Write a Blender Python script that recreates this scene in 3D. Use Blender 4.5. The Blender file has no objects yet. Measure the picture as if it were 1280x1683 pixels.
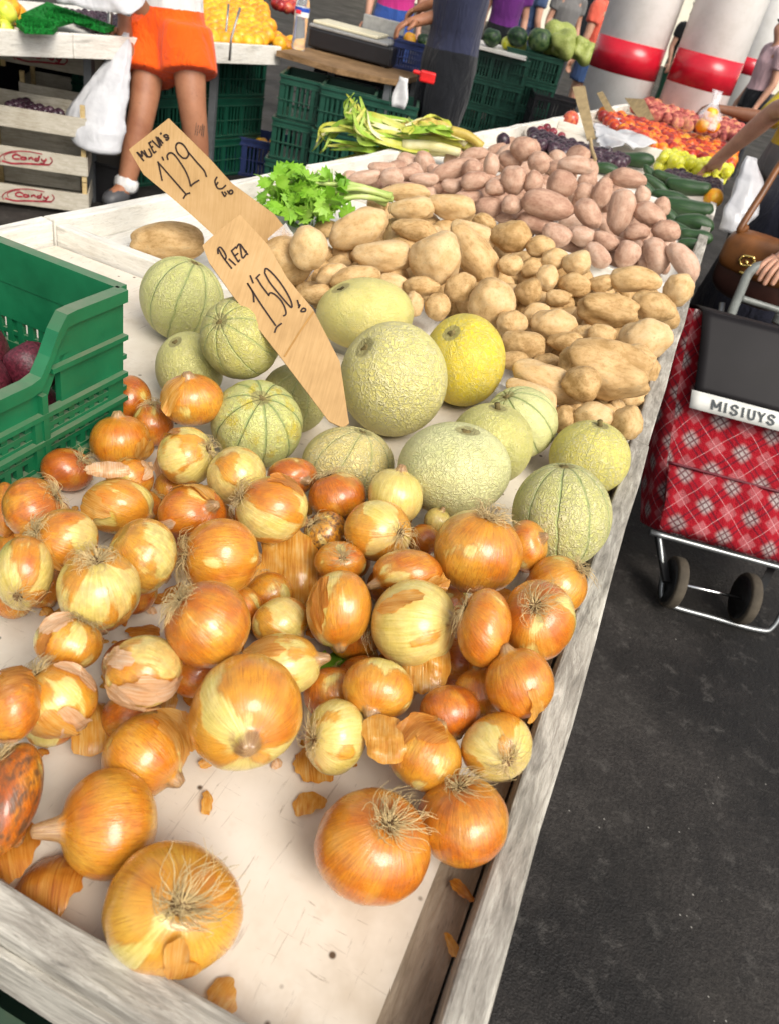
import bpy, bmesh, math, random
import numpy as np
from mathutils import Vector, Matrix, noise as mnoise
rng = np.random.default_rng(7); random.seed(7)
S = bpy.context.scene; COL = S.collection
W = bpy.data.worlds.new("World"); S.world = W; W.use_nodes = True
# ------------------------------------------------------------------ camera frame
FPX = 1260.0; TH = math.radians(35.5); RO = math.radians(14.3); CZ = 1.42
R0 = np.array([1., 0, 0]); U0 = np.array([0, math.sin(TH), math.cos(TH)]); FW = np.array([0, math.cos(TH), -math.sin(TH)])
RT = math.cos(RO)*R0 + math.sin(RO)*U0; UP = -math.sin(RO)*R0 + math.cos(RO)*U0
CAM = np.array([0, 0, CZ])
def ray(px, py): return FW + (px-640)/FPX*RT - (py-841.5)/FPX*UP
def at(px, py, z):
    d = ray(px, py); return CAM + d*((z-CZ)/d[2])
def ats(px, py, s): return CAM + s*ray(px, py)
def aty(px, py, y):
    d = ray(px, py); return CAM + d*(y/d[1])
# table frame: u runs along the front rail away from us, v to the left
TO = np.array([.07, 0, 0]); TU = np.array([.252, .968, 0]); TV = np.array([-.968, .252, 0])
def tab(u, v, z): return TO + u*TU + v*TV + np.array([0, 0, z])
def uv_of(p):
    r = np.array(p) - TO; return float(r@TU), float(r@TV)
ZT = .84
# ------------------------------------------------------------------ object helpers
def tag(o, label=None, cat=None, group=None, kind=None):
    if label: o['label'] = label
    if cat: o['category'] = cat
    if group: o['group'] = group
    if kind: o['kind'] = kind
    return o
def link(name, me, parent=None):
    o = bpy.data.objects.new(name, me); COL.objects.link(o)
    if parent is not None: o.parent = parent
    return o
def empty(name, loc=(0, 0, 0), rz=0.):
    o = bpy.data.objects.new(name, None); COL.objects.link(o); o.location = loc; o.rotation_euler = (0, 0, rz); o.empty_display_size = .05
    return o
def mkmesh(name, v, f, mat=None, smooth=True, attr=None, uv=None):
    me = bpy.data.meshes.new(name)
    me.from_pydata([tuple(map(float, p)) for p in v], [], [tuple(map(int, q)) for q in f])
    if attr is not None:
        a = me.attributes.new('oc', 'FLOAT_VECTOR', 'POINT'); a.data.foreach_set('vector', np.asarray(attr, dtype=np.float32).ravel())
    if uv is not None:
        l = me.uv_layers.new(name='UVMap'); idx = np.zeros(len(me.loops), dtype=np.int32); me.loops.foreach_get('vertex_index', idx)
        l.data.foreach_set('uv', np.asarray(uv, dtype=np.float32)[idx].ravel())
    if smooth: me.polygons.foreach_set('use_smooth', [True]*len(me.polygons))
    if mat is not None: me.materials.append(mat)
    me.update(); return me
def unit(v): v = np.array(v, float); return v/max(1e-9, np.linalg.norm(v))
class MB:
    def __init__(s): s.v = []; s.f = []
    def add(s, v, f):
        n = len(s.v); s.v += [tuple(p) for p in v]; s.f += [tuple(i+n for i in q) for q in f]; return s
    def box(s, c, d, ax=None):
        c = np.array(c, float); hx, hy, hz = d[0]/2, d[1]/2, d[2]/2
        A = np.eye(3) if ax is None else np.array(ax, float)
        P = [c + i*hx*A[0] + j*hy*A[1] + k*hz*A[2] for i in (-1, 1) for j in (-1, 1) for k in (-1, 1)]
        return s.add(P, [(0, 1, 3, 2), (4, 6, 7, 5), (0, 4, 5, 1), (2, 3, 7, 6), (0, 2, 6, 4), (1, 5, 7, 3)])
    def bar(s, a, b, w, h, upv=(0, 0, 1)):
        a = np.array(a, float); b = np.array(b, float); x = unit(b-a); y = np.cross(upv, x)
        y = unit(y) if np.linalg.norm(y) > 1e-6 else np.array([1., 0, 0]); z = np.cross(x, y)
        return s.box((a+b)/2, (np.linalg.norm(b-a), w, h), (x, y, z))
    def tube(s, pts, r, n=8, cap=True):
        pts = np.array(pts, float); m = len(pts); r = np.full(m, r) if np.isscalar(r) else np.array(r)
        t = np.gradient(pts, axis=0); t /= np.maximum(1e-9, np.linalg.norm(t, axis=1))[:, None]
        ref = np.array([0, 0, 1.]) if abs(t[0][2]) < .9 else np.array([1., 0, 0]); nrm = unit(np.cross(t[0], ref)); V = []
        for i in range(m):
            nrm = nrm - t[i]*(nrm@t[i]); nrm = unit(nrm); b = np.cross(t[i], nrm)
            for k in range(n):
                a = 2*math.pi*k/n; V.append(pts[i] + r[i]*(math.cos(a)*nrm + math.sin(a)*b))
        F = [(i*n+k, i*n+(k+1) % n, (i+1)*n+(k+1) % n, (i+1)*n+k) for i in range(m-1) for k in range(n)]
        if cap: F += [tuple(range(n))[::-1], tuple((m-1)*n+k for k in range(n))]
        return s.add(V, F)
    def lathe(s, prof, n=24, c=(0, 0, 0), ax=None, cap=True):
        A = np.eye(3) if ax is None else np.array(ax, float); c = np.array(c, float); V = []
        for r, z in prof:
            for k in range(n):
                a = 2*math.pi*k/n; V.append(c + r*math.cos(a)*A[0] + r*math.sin(a)*A[1] + z*A[2])
        m = len(prof)
        F = [(i*n+k, i*n+(k+1) % n, (i+1)*n+(k+1) % n, (i+1)*n+k) for i in range(m-1) for k in range(n)]
        if cap: F += [tuple(range(n))[::-1], tuple((m-1)*n+k for k in range(n))]
        return s.add(V, F)
    def ribbon(s, pts, w, nrm):
        pts = np.array(pts, float); nrm = unit(nrm); t = np.gradient(pts, axis=0); V = []
        for p, q in zip(pts, t):
            b = unit(np.cross(nrm, unit(q)))*w/2; V += [p-b, p+b, p+b+nrm*.0004, p-b+nrm*.0004]
        F = []
        for i in range(len(pts)-1):
            a = 4*i; F += [(a+j, a+(j+1) % 4, a+4+(j+1) % 4, a+4+j) for j in range(4)]
        F += [(3, 2, 1, 0), tuple(4*(len(pts)-1)+j for j in range(4))]
        return s.add(V, F)
    def grid(s, fn, nu, nv):
        V = [fn(i/(nu-1), j/(nv-1)) for i in range(nu) for j in range(nv)]
        return s.add(V, [(i*nv+j, i*nv+j+1, (i+1)*nv+j+1, (i+1)*nv+j) for i in range(nu-1) for j in range(nv-1)])
    def build(s, name, mat, parent=None, smooth=False, bevel=0., solid=0., sub=0, recenter=False, auto=False):
        v = np.array(s.v, float); org = None
        if recenter:
            org = v.mean(0); org[2] = v[:, 2].min(); v = v-org
        if parent is not None and getattr(parent, 'type', '') == 'EMPTY' and not s.local:
            mw = parent_world(parent); v = (v - mw[0]) @ mw[1]
        elif parent is not None and not s.local:
            mw = parent_world(parent); v = (v - mw[0]) @ mw[1]
        me = mkmesh(name, v, s.f, mat, smooth)
        bm = bmesh.new(); bm.from_mesh(me); bmesh.ops.recalc_face_normals(bm, faces=bm.faces); bm.to_mesh(me); bm.free()
        o = link(name, me, parent)
        if org is not None: o.location = org
        if bevel: m = o.modifiers.new('Bevel', 'BEVEL'); m.width = bevel; m.segments = 2; m.limit_method = 'ANGLE'
        if solid: m = o.modifiers.new('Solidify', 'SOLIDIFY'); m.thickness = solid; m.offset = 0
        if sub: m = o.modifiers.new('Sub', 'SUBSURF'); m.levels = m.render_levels = sub
        return o
    local = False
def parent_world(o):
    "world origin and rotation (rows to apply v@R) of a chain of parents without scale"
    M = Matrix.Identity(4); ch = []
    while o is not None: ch.append(o); o = o.parent
    for q in reversed(ch): M = M @ q.matrix_basis
    R = np.array(M.to_3x3()); return np.array(M.translation), R
def smooth_path(p, n=8):
    p = [np.array(q, float) for q in p]; P = [2*p[0]-p[1]] + p + [2*p[-1]-p[-2]]; out = []
    for i in range(1, len(P)-2):
        for k in range(n):
            t = k/n; a, b, c, d = P[i-1:i+3]
            out.append(.5*((2*b) + (c-a)*t + (2*a-5*b+4*c-d)*t*t + (3*b-a-3*c+d)*t**3))
    out.append(p[-1]); return out
def copy_tree(o, parent=None, recurse=True):
    c = o.copy(); COL.objects.link(c)
    if parent is not None: c.parent = parent
    for ch in list(o.children): copy_tree(ch, c)
    return c
# ------------------------------------------------------------------ material helpers
class NT:
    def __init__(s, name, rough=.6, spec=.5):
        s.m = bpy.data.materials.new(name); s.m.use_nodes = True; s.t = s.m.node_tree; s.N = s.t.nodes
        s.b = s.N['Principled BSDF']; s.set('Roughness', rough); s.set('Specular IOR Level', spec)
    def set(s, k, v):
        if hasattr(v, 'is_output') or isinstance(v, bpy.types.NodeSocket): s.t.links.new(v, s.b.inputs[k])
        else:
            if k in ('Base Color', 'Emission Color', 'Subsurface Radius') and len(v) == 3 and k != 'Subsurface Radius': v = (*v, 1)
            s.b.inputs[k].default_value = v
        return s
    def node(s, t, ins=None, out=0, **kw):
        n = s.N.new(t)
        for k, v in kw.items(): setattr(n, k, v)
        for k, v in (ins or {}).items():
            if isinstance(v, bpy.types.NodeSocket): s.t.links.new(v, n.inputs[k])
            else: n.inputs[k].default_value = v
        return n.outputs[out]
    def obj(s): return s.node('ShaderNodeTexCoord', out='Object')
    def oc(s): return s.node('ShaderNodeAttribute', out='Vector', attribute_name='oc')
    def uvc(s): return s.node('ShaderNodeTexCoord', out='UV')
    def oprop(s, name): return s.node('ShaderNodeAttribute', out='Fac', attribute_name=name, attribute_type='OBJECT')
    def ocol(s): return s.node('ShaderNodeObjectInfo', out='Color')
    def rnd(s): return s.node('ShaderNodeObjectInfo', out='Random')
    def math(s, op, a, b=0., c=0., clamp=False):
        n = s.N.new('ShaderNodeMath'); n.operation = op; n.use_clamp = clamp
        for i, v in enumerate((a, b, c)):
            if isinstance(v, bpy.types.NodeSocket): s.t.links.new(v, n.inputs[i])
            else: n.inputs[i].default_value = v
        return n.outputs[0]
    def vmath(s, op, a, b=(0, 0, 0), scale=None):
        n = s.N.new('ShaderNodeVectorMath'); n.operation = op
        for i, v in enumerate((a, b)):
            if isinstance(v, bpy.types.NodeSocket): s.t.links.new(v, n.inputs[i])
            else: n.inputs[i].default_value = v
        if scale is not None:
            if isinstance(scale, bpy.types.NodeSocket): s.t.links.new(scale, n.inputs['Scale'])
            else: n.inputs['Scale'].default_value = scale
        return n.outputs[0]
    def noise(s, vec, scale=5., detail=4., rough=.55, dist=0., out=0):
        return s.node('ShaderNodeTexNoise', {'Vector': vec, 'Scale': scale, 'Detail': detail, 'Roughness': rough, 'Distortion': dist}, out)
    def vor(s, vec, scale=5., feature='F1', out=0, rand=1.):
        n = s.N.new('ShaderNodeTexVoronoi'); n.feature = feature; s.t.links.new(vec, n.inputs['Vector']); n.inputs['Scale'].default_value = scale; n.inputs['Randomness'].default_value = rand
        return n.outputs[out]
    def ramp(s, fac, stops, interp='LINEAR'):
        n = s.N.new('ShaderNodeValToRGB'); n.color_ramp.interpolation = interp; e = n.color_ramp.elements
        while len(e) > 1: e.remove(e[-1])
        for i, (p, c) in enumerate(stops):
            x = e[0] if i == 0 else e.new(p)
            x.position = p; x.color = (c, c, c, 1) if np.isscalar(c) else (*c, 1)
        s.t.links.new(fac, n.inputs[0]); return n.outputs[0]
    def mix(s, fac, a, b, blend='MIX'):
        n = s.N.new('ShaderNodeMix'); n.data_type = 'RGBA'; n.blend_type = blend
        for i, v in ((0, fac), (6, a), (7, b)):
            if isinstance(v, bpy.types.NodeSocket): s.t.links.new(v, n.inputs[i])
            else: n.inputs[i].default_value = v if i == 0 else (*v, 1) if len(v) == 3 else v
        return n.outputs[2]
    def sep(s, v):
        n = s.N.new('ShaderNodeSeparateXYZ'); s.t.links.new(v, n.inputs[0]); return n.outputs
    def comb(s, x, y, z):
        n = s.N.new('ShaderNodeCombineXYZ')
        for i, v in enumerate((x, y, z)):
            if isinstance(v, bpy.types.NodeSocket): s.t.links.new(v, n.inputs[i])
            else: n.inputs[i].default_value = v
        return n.outputs[0]
    def bump(s, h, strength=.3, dist=.01, prev=None):
        ins = {'Height': h, 'Strength': strength, 'Distance': dist}
        if prev is not None: ins['Normal'] = prev
        o = s.node('ShaderNodeBump', ins); s.set('Normal', o); return o
    def mapv(s, v, scale=(1, 1, 1), rot=(0, 0, 0), loc=(0, 0, 0)):
        return s.node('ShaderNodeMapping', {'Vector': v, 'Scale': scale, 'Rotation': rot, 'Location': loc})
def plain(name, col, rough=.6, spec=.5, var=.12, scale=30, bump=.0, metal=0., bd=.003):
    m = NT(name, rough, spec); n = m.noise(m.obj(), scale, 5)
    c2 = tuple(max(0, x*(1-2*var)) for x in col); c3 = tuple(min(1, x*(1+var)) for x in col)
    m.set('Base Color', m.ramp(n, [(.3, c2), (.7, c3)])); m.set('Metallic', metal)
    if bump: m.bump(n, bump, bd)
    return m.m
# ------------------------------------------------------------------ produce materials
def onion_mat():
    m = NT('onion_skin', .3, .5); oc = m.oc(); x, y, z = m.sep(oc)
    rho = m.math('SQRT', m.math('ADD', m.math('MULTIPLY', x, x), m.math('MULTIPLY', y, y))); inv = m.math('DIVIDE', 1., m.math('MAXIMUM', rho, .02))
    sd = m.oprop('seed'); tone = m.oprop('tone'); peel = m.oprop('peel')
    ux, uy = m.math('MULTIPLY', x, inv), m.math('MULTIPLY', y, inv)
    st = m.comb(ux, uy, m.math('ADD', m.math('MULTIPLY', z, .085), m.math('MULTIPLY', sd, 3.7)))
    fine = m.noise(st, 17, 3, .6); lines = m.noise(st, 42, 2, .5)
    so = m.vmath('ADD', oc, m.comb(sd, m.math('MULTIPLY', sd, 1.7), m.math('MULTIPLY', sd, .3)))
    low = m.noise(so, 1.15, 3, .5); mid = m.noise(so, 4.5, 5, .6)
    # skin colour: golden to orange to red brown
    tt = m.math('ADD', tone, m.math('ADD', m.math('MULTIPLY', m.math('SUBTRACT', low, .5), 1.1), m.math('MULTIPLY', m.math('SUBTRACT', fine, .5), .38)))
    skin = m.ramp(tt, [(0., (.68, .4, .06)), (.28, (.66, .28, .022)), (.55, (.58, .165, .01)), (.8, (.42, .09, .007)), (1., (.24, .052, .01))])
    skin = m.mix(m.ramp(lines, [(.34, .55), (.5, 0.)]), skin, (.36, .1, .012), 'MIX'); vein = m.noise(st, 70, 1, .4); skin = m.mix(m.ramp(vein, [(.32, .35), (.4, 0.)]), skin, (.26, .07, .012))
    # bare flesh where the skin has come away: ragged, running along the meridians
    pv = m.comb(m.math('MULTIPLY', ux, m.math('ADD', m.math('MULTIPLY', rho, .55), .3)), m.math('MULTIPLY', uy, m.math('ADD', m.math('MULTIPLY', rho, .55), .3)), m.math('MULTIPLY', z, .55))
    pv = m.vmath('ADD', pv, m.comb(m.math('MULTIPLY', sd, 2.3), sd, m.math('MULTIPLY', sd, 1.1)))
    pn = m.math('ADD', m.noise(pv, 1.3, 1.5, .45), m.math('MULTIPLY', m.math('ADD', m.math('MULTIPLY', m.math('SUBTRACT', fine, .5), 1.3), m.math('SUBTRACT', m.noise(so, 6, 4, .65), .5)), .075))
    pd = m.math('SUBTRACT', pn, m.math('SUBTRACT', .71, m.math('MULTIPLY', peel, .43)))
    near = m.ramp(m.math('ADD', m.math('MULTIPLY', pd, 3.2), .5), [(.0, 0.), (.55, 1.)]); skin = m.mix(m.math('MULTIPLY', near, .75), skin, m.ramp(fine, [(.3, (.62, .26, .02)), (.7, (.72, .4, .055))]))
    mask = m.ramp(m.math('ADD', m.math('MULTIPLY', pd, 9), .5), [(.36, 0.), (.78, 1.)])
    rim = m.ramp(m.math('ADD', m.math('MULTIPLY', pd, 9), .5), [(.2, 0.), (.42, .55), (.5, .75), (.62, 0.)])
    flesh = m.ramp(m.math('ADD', m.math('MULTIPLY', fine, .5), m.math('MULTIPLY', low, .5)), [(.3, (.56, .42, .07)), (.5, (.72, .57, .17)), (.7, (.8, .7, .33))])
    flesh = m.mix(m.math('MULTIPLY', m.ramp(low, [(.5, 0.), (.66, 1.)]), .6), flesh, (.68, .42, .1))
    col = m.mix(mask, skin, flesh); col = m.mix(m.math('MULTIPLY', rim, m.math('MULTIPLY', m.ramp(m.noise(so, 2.5, 2), [(.45, 0.), (.55, 1.)]), .45)), col, (.33, .1, .015))
    # dry brown neck and root end
    neck = m.ramp(m.math('ADD', z, m.math('MULTIPLY', m.math('SUBTRACT', mid, .5), .25)), [(.93, 0.), (1., 1.)])
    col = m.mix(neck, col, m.ramp(fine, [(.35, (.22, .09, .03)), (.65, (.55, .36, .16))]))
    spots = m.ramp(m.noise(so, 16, 2, .5), [(.7, 0.), (.76, .7)]); col = m.mix(m.math('MULTIPLY', spots, .6), col, (.2, .07, .02))
    dirty = m.ramp(mid, [(.42, 0.), (.62, .6)]); col = m.mix(m.math('MULTIPLY', dirty, m.oprop('dirt')), col, (.13, .06, .025))
    m.set('Base Color', col)
    m.set('Roughness', m.ramp(mid, [(.3, .22), (.7, .42)])); m.set('Coat Weight', .6); m.set('Coat Roughness', .12)
    m.set('Subsurface Weight', .06); m.set('Subsurface Radius', (.012, .006, .003)); m.set('Subsurface Scale', .6)
    wr = m.noise(m.comb(ux, uy, m.math('ADD', m.math('MULTIPLY', z, .5), sd)), 4.5, 4, .6, .4)
    h = m.math('ADD', m.math('MULTIPLY', lines, .3), m.math('ADD', m.math('MULTIPLY', fine, .5), m.math('ADD', m.math('MULTIPLY', mask, -.5), m.math('MULTIPLY', wr, .9))))
    m.bump(h, .45, .0026); return m.m
def flake_mat(name, a, b, c):
    m = NT(name, .24, .6); v = m.oc(); x, y, z = m.sep(v); st = m.comb(m.math('MULTIPLY', x, 9), m.math('MULTIPLY', y, .7), z)
    n1 = m.noise(st, 1.4, 3, .5); n2 = m.noise(v, 1.6, 3, .5)
    col = m.ramp(m.math('ADD', m.math('MULTIPLY', n1, .55), m.math('MULTIPLY', n2, .45)), [(.34, a), (.5, b), (.66, c)])
    m.set('Base Color', col); m.set('Coat Weight', .4); m.set('Coat Roughness', .15); m.bump(m.math('ADD', n1, m.math('MULTIPLY', n2, 1.4)), .5, .002)
    tr = m.node('ShaderNodeBsdfTranslucent', {'Color': col}); mx = m.node('ShaderNodeMixShader', {0: .3, 1: m.b.outputs[0], 2: tr})
    m.t.links.new(mx, m.N['Material Output'].inputs[0]); return m.m
M_ONION = onion_mat()
M_FLAKE = flake_mat('onion_paper', (.6, .21, .02), (.76, .37, .06), (.84, .56, .2))
M_FLAKE2 = flake_mat('onion_paper_pink', (.68, .33, .12), (.8, .5, .27), (.86, .68, .48))
M_FLAKE3 = flake_mat('onion_paper_dark', (.42, .12, .014), (.6, .22, .025), (.72, .36, .07))
M_ROOT = plain('dry_roots', (.6, .45, .22), .8, .2, .25, 60)
M_PLATE = plain('root_plate', (.2, .12, .055), .95, .1, .4, 200, .5)
def melon_mat():
    m = NT('melon_rind', .5, .4); v = m.oc(); x, y, z = m.sep(v); sd = m.oprop('seed')
    rho = m.math('SQRT', m.math('ADD', m.math('MULTIPLY', x, x), m.math('MULTIPLY', y, y)))
    ang = m.math('ARCTAN2', y, x); wob = m.math('MULTIPLY', m.math('SUBTRACT', m.noise(v, 3, 3), .5), .45)
    lob = m.math('ABSOLUTE', m.math('SINE', m.math('ADD', m.math('MULTIPLY', ang, 5.), wob)))     # 0 on a suture
    wide = m.math('MULTIPLY', lob, rho)
    brk = m.math('ADD', .35, m.math('MULTIPLY', m.noise(v, 2.3, 3), 1.1)); sut = m.math('MULTIPLY', m.ramp(wide, [(.03, 1.), (.13, 0.)]), brk, 0, True); sut2 = m.ramp(wide, [(.08, 1.), (.42, 0.)])
    so = m.vmath('ADD', v, m.comb(sd, sd, sd)); nz = m.noise(so, 4, 3, .6, out=1)
    q = m.vmath('ADD', m.mapv(so, (1, 1, .8)), m.vmath('SCALE', m.vmath('SUBTRACT', nz, (.5, .5, .5)), scale=.32))
    e1 = m.vor(q, 7.5, 'DISTANCE_TO_EDGE'); e2 = m.vor(q, 15, 'DISTANCE_TO_EDGE')
    net = m.math('MAXIMUM', m.ramp(e1, [(.02, 1.), (.11, 0.)]), m.math('MULTIPLY', m.ramp(e2, [(.02, 1.), (.12, 0.)]), .75))
    fade = m.ramp(m.noise(so, 2.2, 3), [(.3, .45), (.6, 1.)])
    net = m.math('MULTIPLY', m.math('MULTIPLY', net, fade), m.math('MULTIPLY', m.oprop('net'), m.math('SUBTRACT', 1., m.math('MULTIPLY', m.math('MULTIPLY', sut, m.oprop('suture')), .8))))
    low = m.noise(so, 1.6, 4, .55)
    base = m.mix(m.ramp(low, [(.3, 0.), (.7, 1.)]), m.mix(.35, m.ocol(), (.24, .27, .06)), m.ocol())
    base = m.mix(m.math('MULTIPLY', sut2, m.math('MULTIPLY', m.oprop('suture'), .45)), base, (.3, .37, .13))
    base = m.mix(m.math('MULTIPLY', sut, m.oprop('suture')), base, (.27, .34, .12))
    st = m.math('MULTIPLY', m.ramp(m.noise(so, 2.6, 4, .6), [(.5, 0.), (.62, 1.)]), m.oprop('stain'))
    base = m.mix(st, base, (.52, .4, .02)); base = m.mix(m.math('MULTIPLY', net, .85), base, (.62, .57, .34))
    dots = m.ramp(m.noise(so, 18, 2), [(.72, 0.), (.77, .8)]); base = m.mix(dots, base, (.2, .12, .04))
    tip = m.ramp(m.math('ADD', z, m.math('MULTIPLY', low, .04)), [(.995, 0.), (1.01, .8)]); base = m.mix(tip, base, (.3, .26, .1))
    m.set('Base Color', base); m.set('Roughness', m.ramp(net, [(0., .42), (1., .75)]))
    h = m.math('SUBTRACT', net, m.math('MULTIPLY', m.math('MULTIPLY', sut, m.oprop('suture')), .8)); m.bump(h, .7, .004); return m.m
M_MELON = melon_mat()
M_STEM = plain('dry_stem', (.17, .13, .05), .9, .2, .4, 60, .5)
def potato_mat(name, c0, c1, c2, spot):
    m = NT(name, .62, .3); v = m.obj(); r = m.rnd(); so = m.vmath('ADD', v, m.comb(m.math('MULTIPLY', r, 31), m.math('MULTIPLY', r, 17), r))
    low = m.noise(so, 1.5, 4, .6); mid = m.noise(so, 6, 5, .65); fine = m.noise(so, 28, 4, .7)
    f = m.math('ADD', m.math('MULTIPLY', low, .55), m.math('ADD', m.math('MULTIPLY', mid, .3), m.math('MULTIPLY', fine, .15)))
    f = m.math('ADD', f, m.math('MULTIPLY', m.math('SUBTRACT', r, .5), .16))
    col = m.ramp(f, [(.36, c0), (.5, c1), (.64, c2)])
    d = m.ramp(m.vor(so, 11), [(.05, .9), (.12, 0.)]); gate = m.ramp(m.noise(so, 4, 2), [(.47, 0.), (.56, 1.)])
    col = m.mix(m.math('MULTIPLY', d, gate), col, spot)
    col = m.mix(m.ramp(mid, [(.56, 0.), (.76, .65)]), col, tuple(x*.55 for x in c0))
    sc = m.ramp(m.noise(m.mapv(so, (1, 6, 1)), 7, 3), [(.66, 0.), (.74, .35)]); col = m.mix(sc, col, c2)
    m.set('Base Color', col); m.bump(m.math('ADD', m.math('MULTIPLY', mid, .7), m.math('ADD', m.math('MULTIPLY', fine, .3), m.math('MULTIPLY', d, -.6))), .32, .004); return m.m
M_POT = potato_mat('potato_skin', (.37, .22, .08), (.57, .37, .165), (.68, .49, .26), (.11, .058, .024))
M_PINK = potato_mat('pink_potato_skin', (.35, .19, .125), (.5, .31, .215), (.61, .43, .32), (.17, .055, .04))

# ------------------------------------------------------------------ the pile: every fruit as an ellipse seen in the photo, settled along its sight line
# onion rows: cx, cy, a, b, pole x, pole y, pole kind (r root / n neck / -), tone, peel, flags (f flap, p pink paper, d dirty, l long neck), label
ON = [
(212,656,40,40,183,630,'n',.85,.05,'','dark brown onion at the top corner of the pile beside the green crate'),
(252,696,36,38,252,662,'r',.75,.05,'','brown onion with roots upward tucked under a bright orange one'),
(317,657,54,44,312,618,'n',.42,.02,'F','bright orange oval onion perched on top against the pale melons'),
(198,726,54,44,196,684,'n',.45,.1,'F','orange onion lying by the lower corner of the green crate'),
(307,750,50,49,348,738,'r',.35,.62,'f','yellow onion with brown skin torn off its top half'),
(389,782,50,49,0,0,'-',.2,.82,'','smooth pale yellow onion below the stained striped melon'),
(111,772,48,36,140,752,'r',.9,.02,'','dull brown onion touching the foot of the green crate'),
(214,786,42,34,0,0,'-',.55,.3,'fp','small onion half hidden under a raised sheet of dry skin'),
(194,832,64,46,0,0,'-',.6,.38,'f','orange onion with a bare yellow stripe across it'),
(317,842,59,46,352,830,'n',.8,.03,'Fp','dark orange onion with crumpled papery top'),
(55,836,57,52,100,812,'r',.65,.12,'f','brown onion with a root tuft pointing away from the left edge'),
(106,888,62,52,0,0,'-',.5,.5,'f','onion with a pale lower half and a brown flap of skin above'),
(8,838,26,46,0,0,'-',.7,.1,'','sliver of an orange onion cut by the left border'),
(234,914,61,63,0,0,'-',.3,.35,'','smooth golden onion with a large glossy side'),
(40,942,55,62,30,985,'r',.55,.6,'','patchy cream and orange onion with a big root tuft hanging left'),
(163,968,75,68,155,917,'r',.25,.5,'f','yellow onion with a spiky crown of roots on its top'),
(363,917,64,66,302,915,'r',.5,.15,'','large orange pink onion lying with its roots to the left'),
(447,838,61,56,388,815,'r',.55,.45,'f','onion half cream and half brown with thin roots on its shoulder'),
(481,784,42,32,506,792,'n',.8,.02,'','small brown onion under the speckled tan melon'),
(555,816,48,40,0,0,'-',.75,.05,'','brown orange onion with dark stripes near the tan melon'),
(650,816,45,46,661,772,'n',.05,.95,'','cream white onion standing with its tip against the pale green melon'),
(621,872,55,51,660,877,'r',.3,.55,'','yellow onion with a neat dark root plate facing right'),
(535,874,36,34,515,856,'r',.3,.3,'d','small greenish brown onion with roots behind the loose pink skin'),
(560,922,43,33,564,916,'r',.6,.2,'','small orange onion with its root end facing up'),
(718,856,22,22,727,838,'n',.1,.85,'','small greenish onion tip peeping out below the pale green melon'),
(695,887,28,26,0,0,'-',.75,.05,'','small brown onion wedged beside the biggest orange one'),
(558,1001,54,64,0,0,'-',.45,.4,'f','golden onion with darker torn patches in the middle of the heap'),
(462,1022,48,42,0,0,'-',.25,.55,'','smooth yellow onion sunk between larger ones'),
(670,942,57,40,614,962,'n',.65,.12,'F','orange brown onion lying with its dry neck to the left'),
(866,898,34,44,892,885,'n',.5,.15,'','orange onion squeezed between the big one and the netted melon'),
(785,907,74,70,810,848,'r',.42,.1,'','biggest orange onion on top with roots sticking up at the netted melon'),
(915,962,51,50,955,935,'r',.35,.3,'','light orange onion with a straw coloured root brush against the rail'),
(680,1025,70,74,0,0,'-',.3,.85,'f','large cream onion with ragged orange skin round its base'),
(884,1020,63,69,881,992,'r',.7,.3,'','reddish striped onion with its root star facing up beside the rail'),
(795,1032,46,66,752,985,'r',.6,.1,'','orange onion with a wiry root tangle at its upper left'),
(342,1026,73,73,290,985,'r',.62,.02,'','deep orange shiny onion with roots at its upper left'),
(113,1057,63,46,140,1012,'r',.3,.4,'fp','yellow onion with roots on top behind the crumpled papery one'),
(20,1160,54,62,0,0,'-',.5,.25,'Fp','orange pink onion at the left edge beside a root tangle'),
(238,1104,66,62,0,0,'-',.35,.5,'PPp','onion wrapped in crumpled silvery pink paper'),
(95,1150,73,63,40,1100,'r',.45,.3,'FPp','onion with a thick nest of curly roots at the left'),
(465,1092,63,53,535,1080,'n',.2,.6,'F','pale gold onion with a crumpled dry neck to the right'),
(405,1169,96,100,412,1225,'n',.42,.4,'','very large onion cream above and orange below with a split tip'),
(621,1134,58,55,610,1175,'n',.45,.4,'','orange and cream onion beside a green sprig'),
(853,1123,58,60,832,1064,'n',.5,.12,'f','orange onion with a small tip leaning on the right rail'),
(552,1211,51,66,513,1216,'r',.08,.75,'','pale yellow green onion with a brushed root tuft on its left'),
(240,1241,74,76,300,1285,'n',.35,.15,'F','golden onion with a dark torn skin edge down its right side'),
(696,1240,62,66,0,0,'-',.38,.3,'F','light orange onion with a brown skin collar at its upper left'),
(815,1227,60,60,834,1256,'r',.3,.6,'','cream onion with a thick root beard hanging near the rail'),
(15,1312,58,98,0,0,'-',.9,.05,'d','mouldy dark onion cut by the left border'),
(180,1353,85,98,68,1375,'n',.38,.08,'l','smooth orange onion with a long thin neck pointing left'),
(760,1349,76,83,757,1282,'r',.55,.03,'','shiny orange onion with roots on its crown touching the right rail'),
(612,1389,95,107,645,1342,'r',.55,.04,'','large orange onion alone on the board with a matted root disc'),
(288,1491,119,124,303,1484,'r',.25,.3,'f','nearest large onion facing us with a sunken root disc full of strands'),
]
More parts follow.
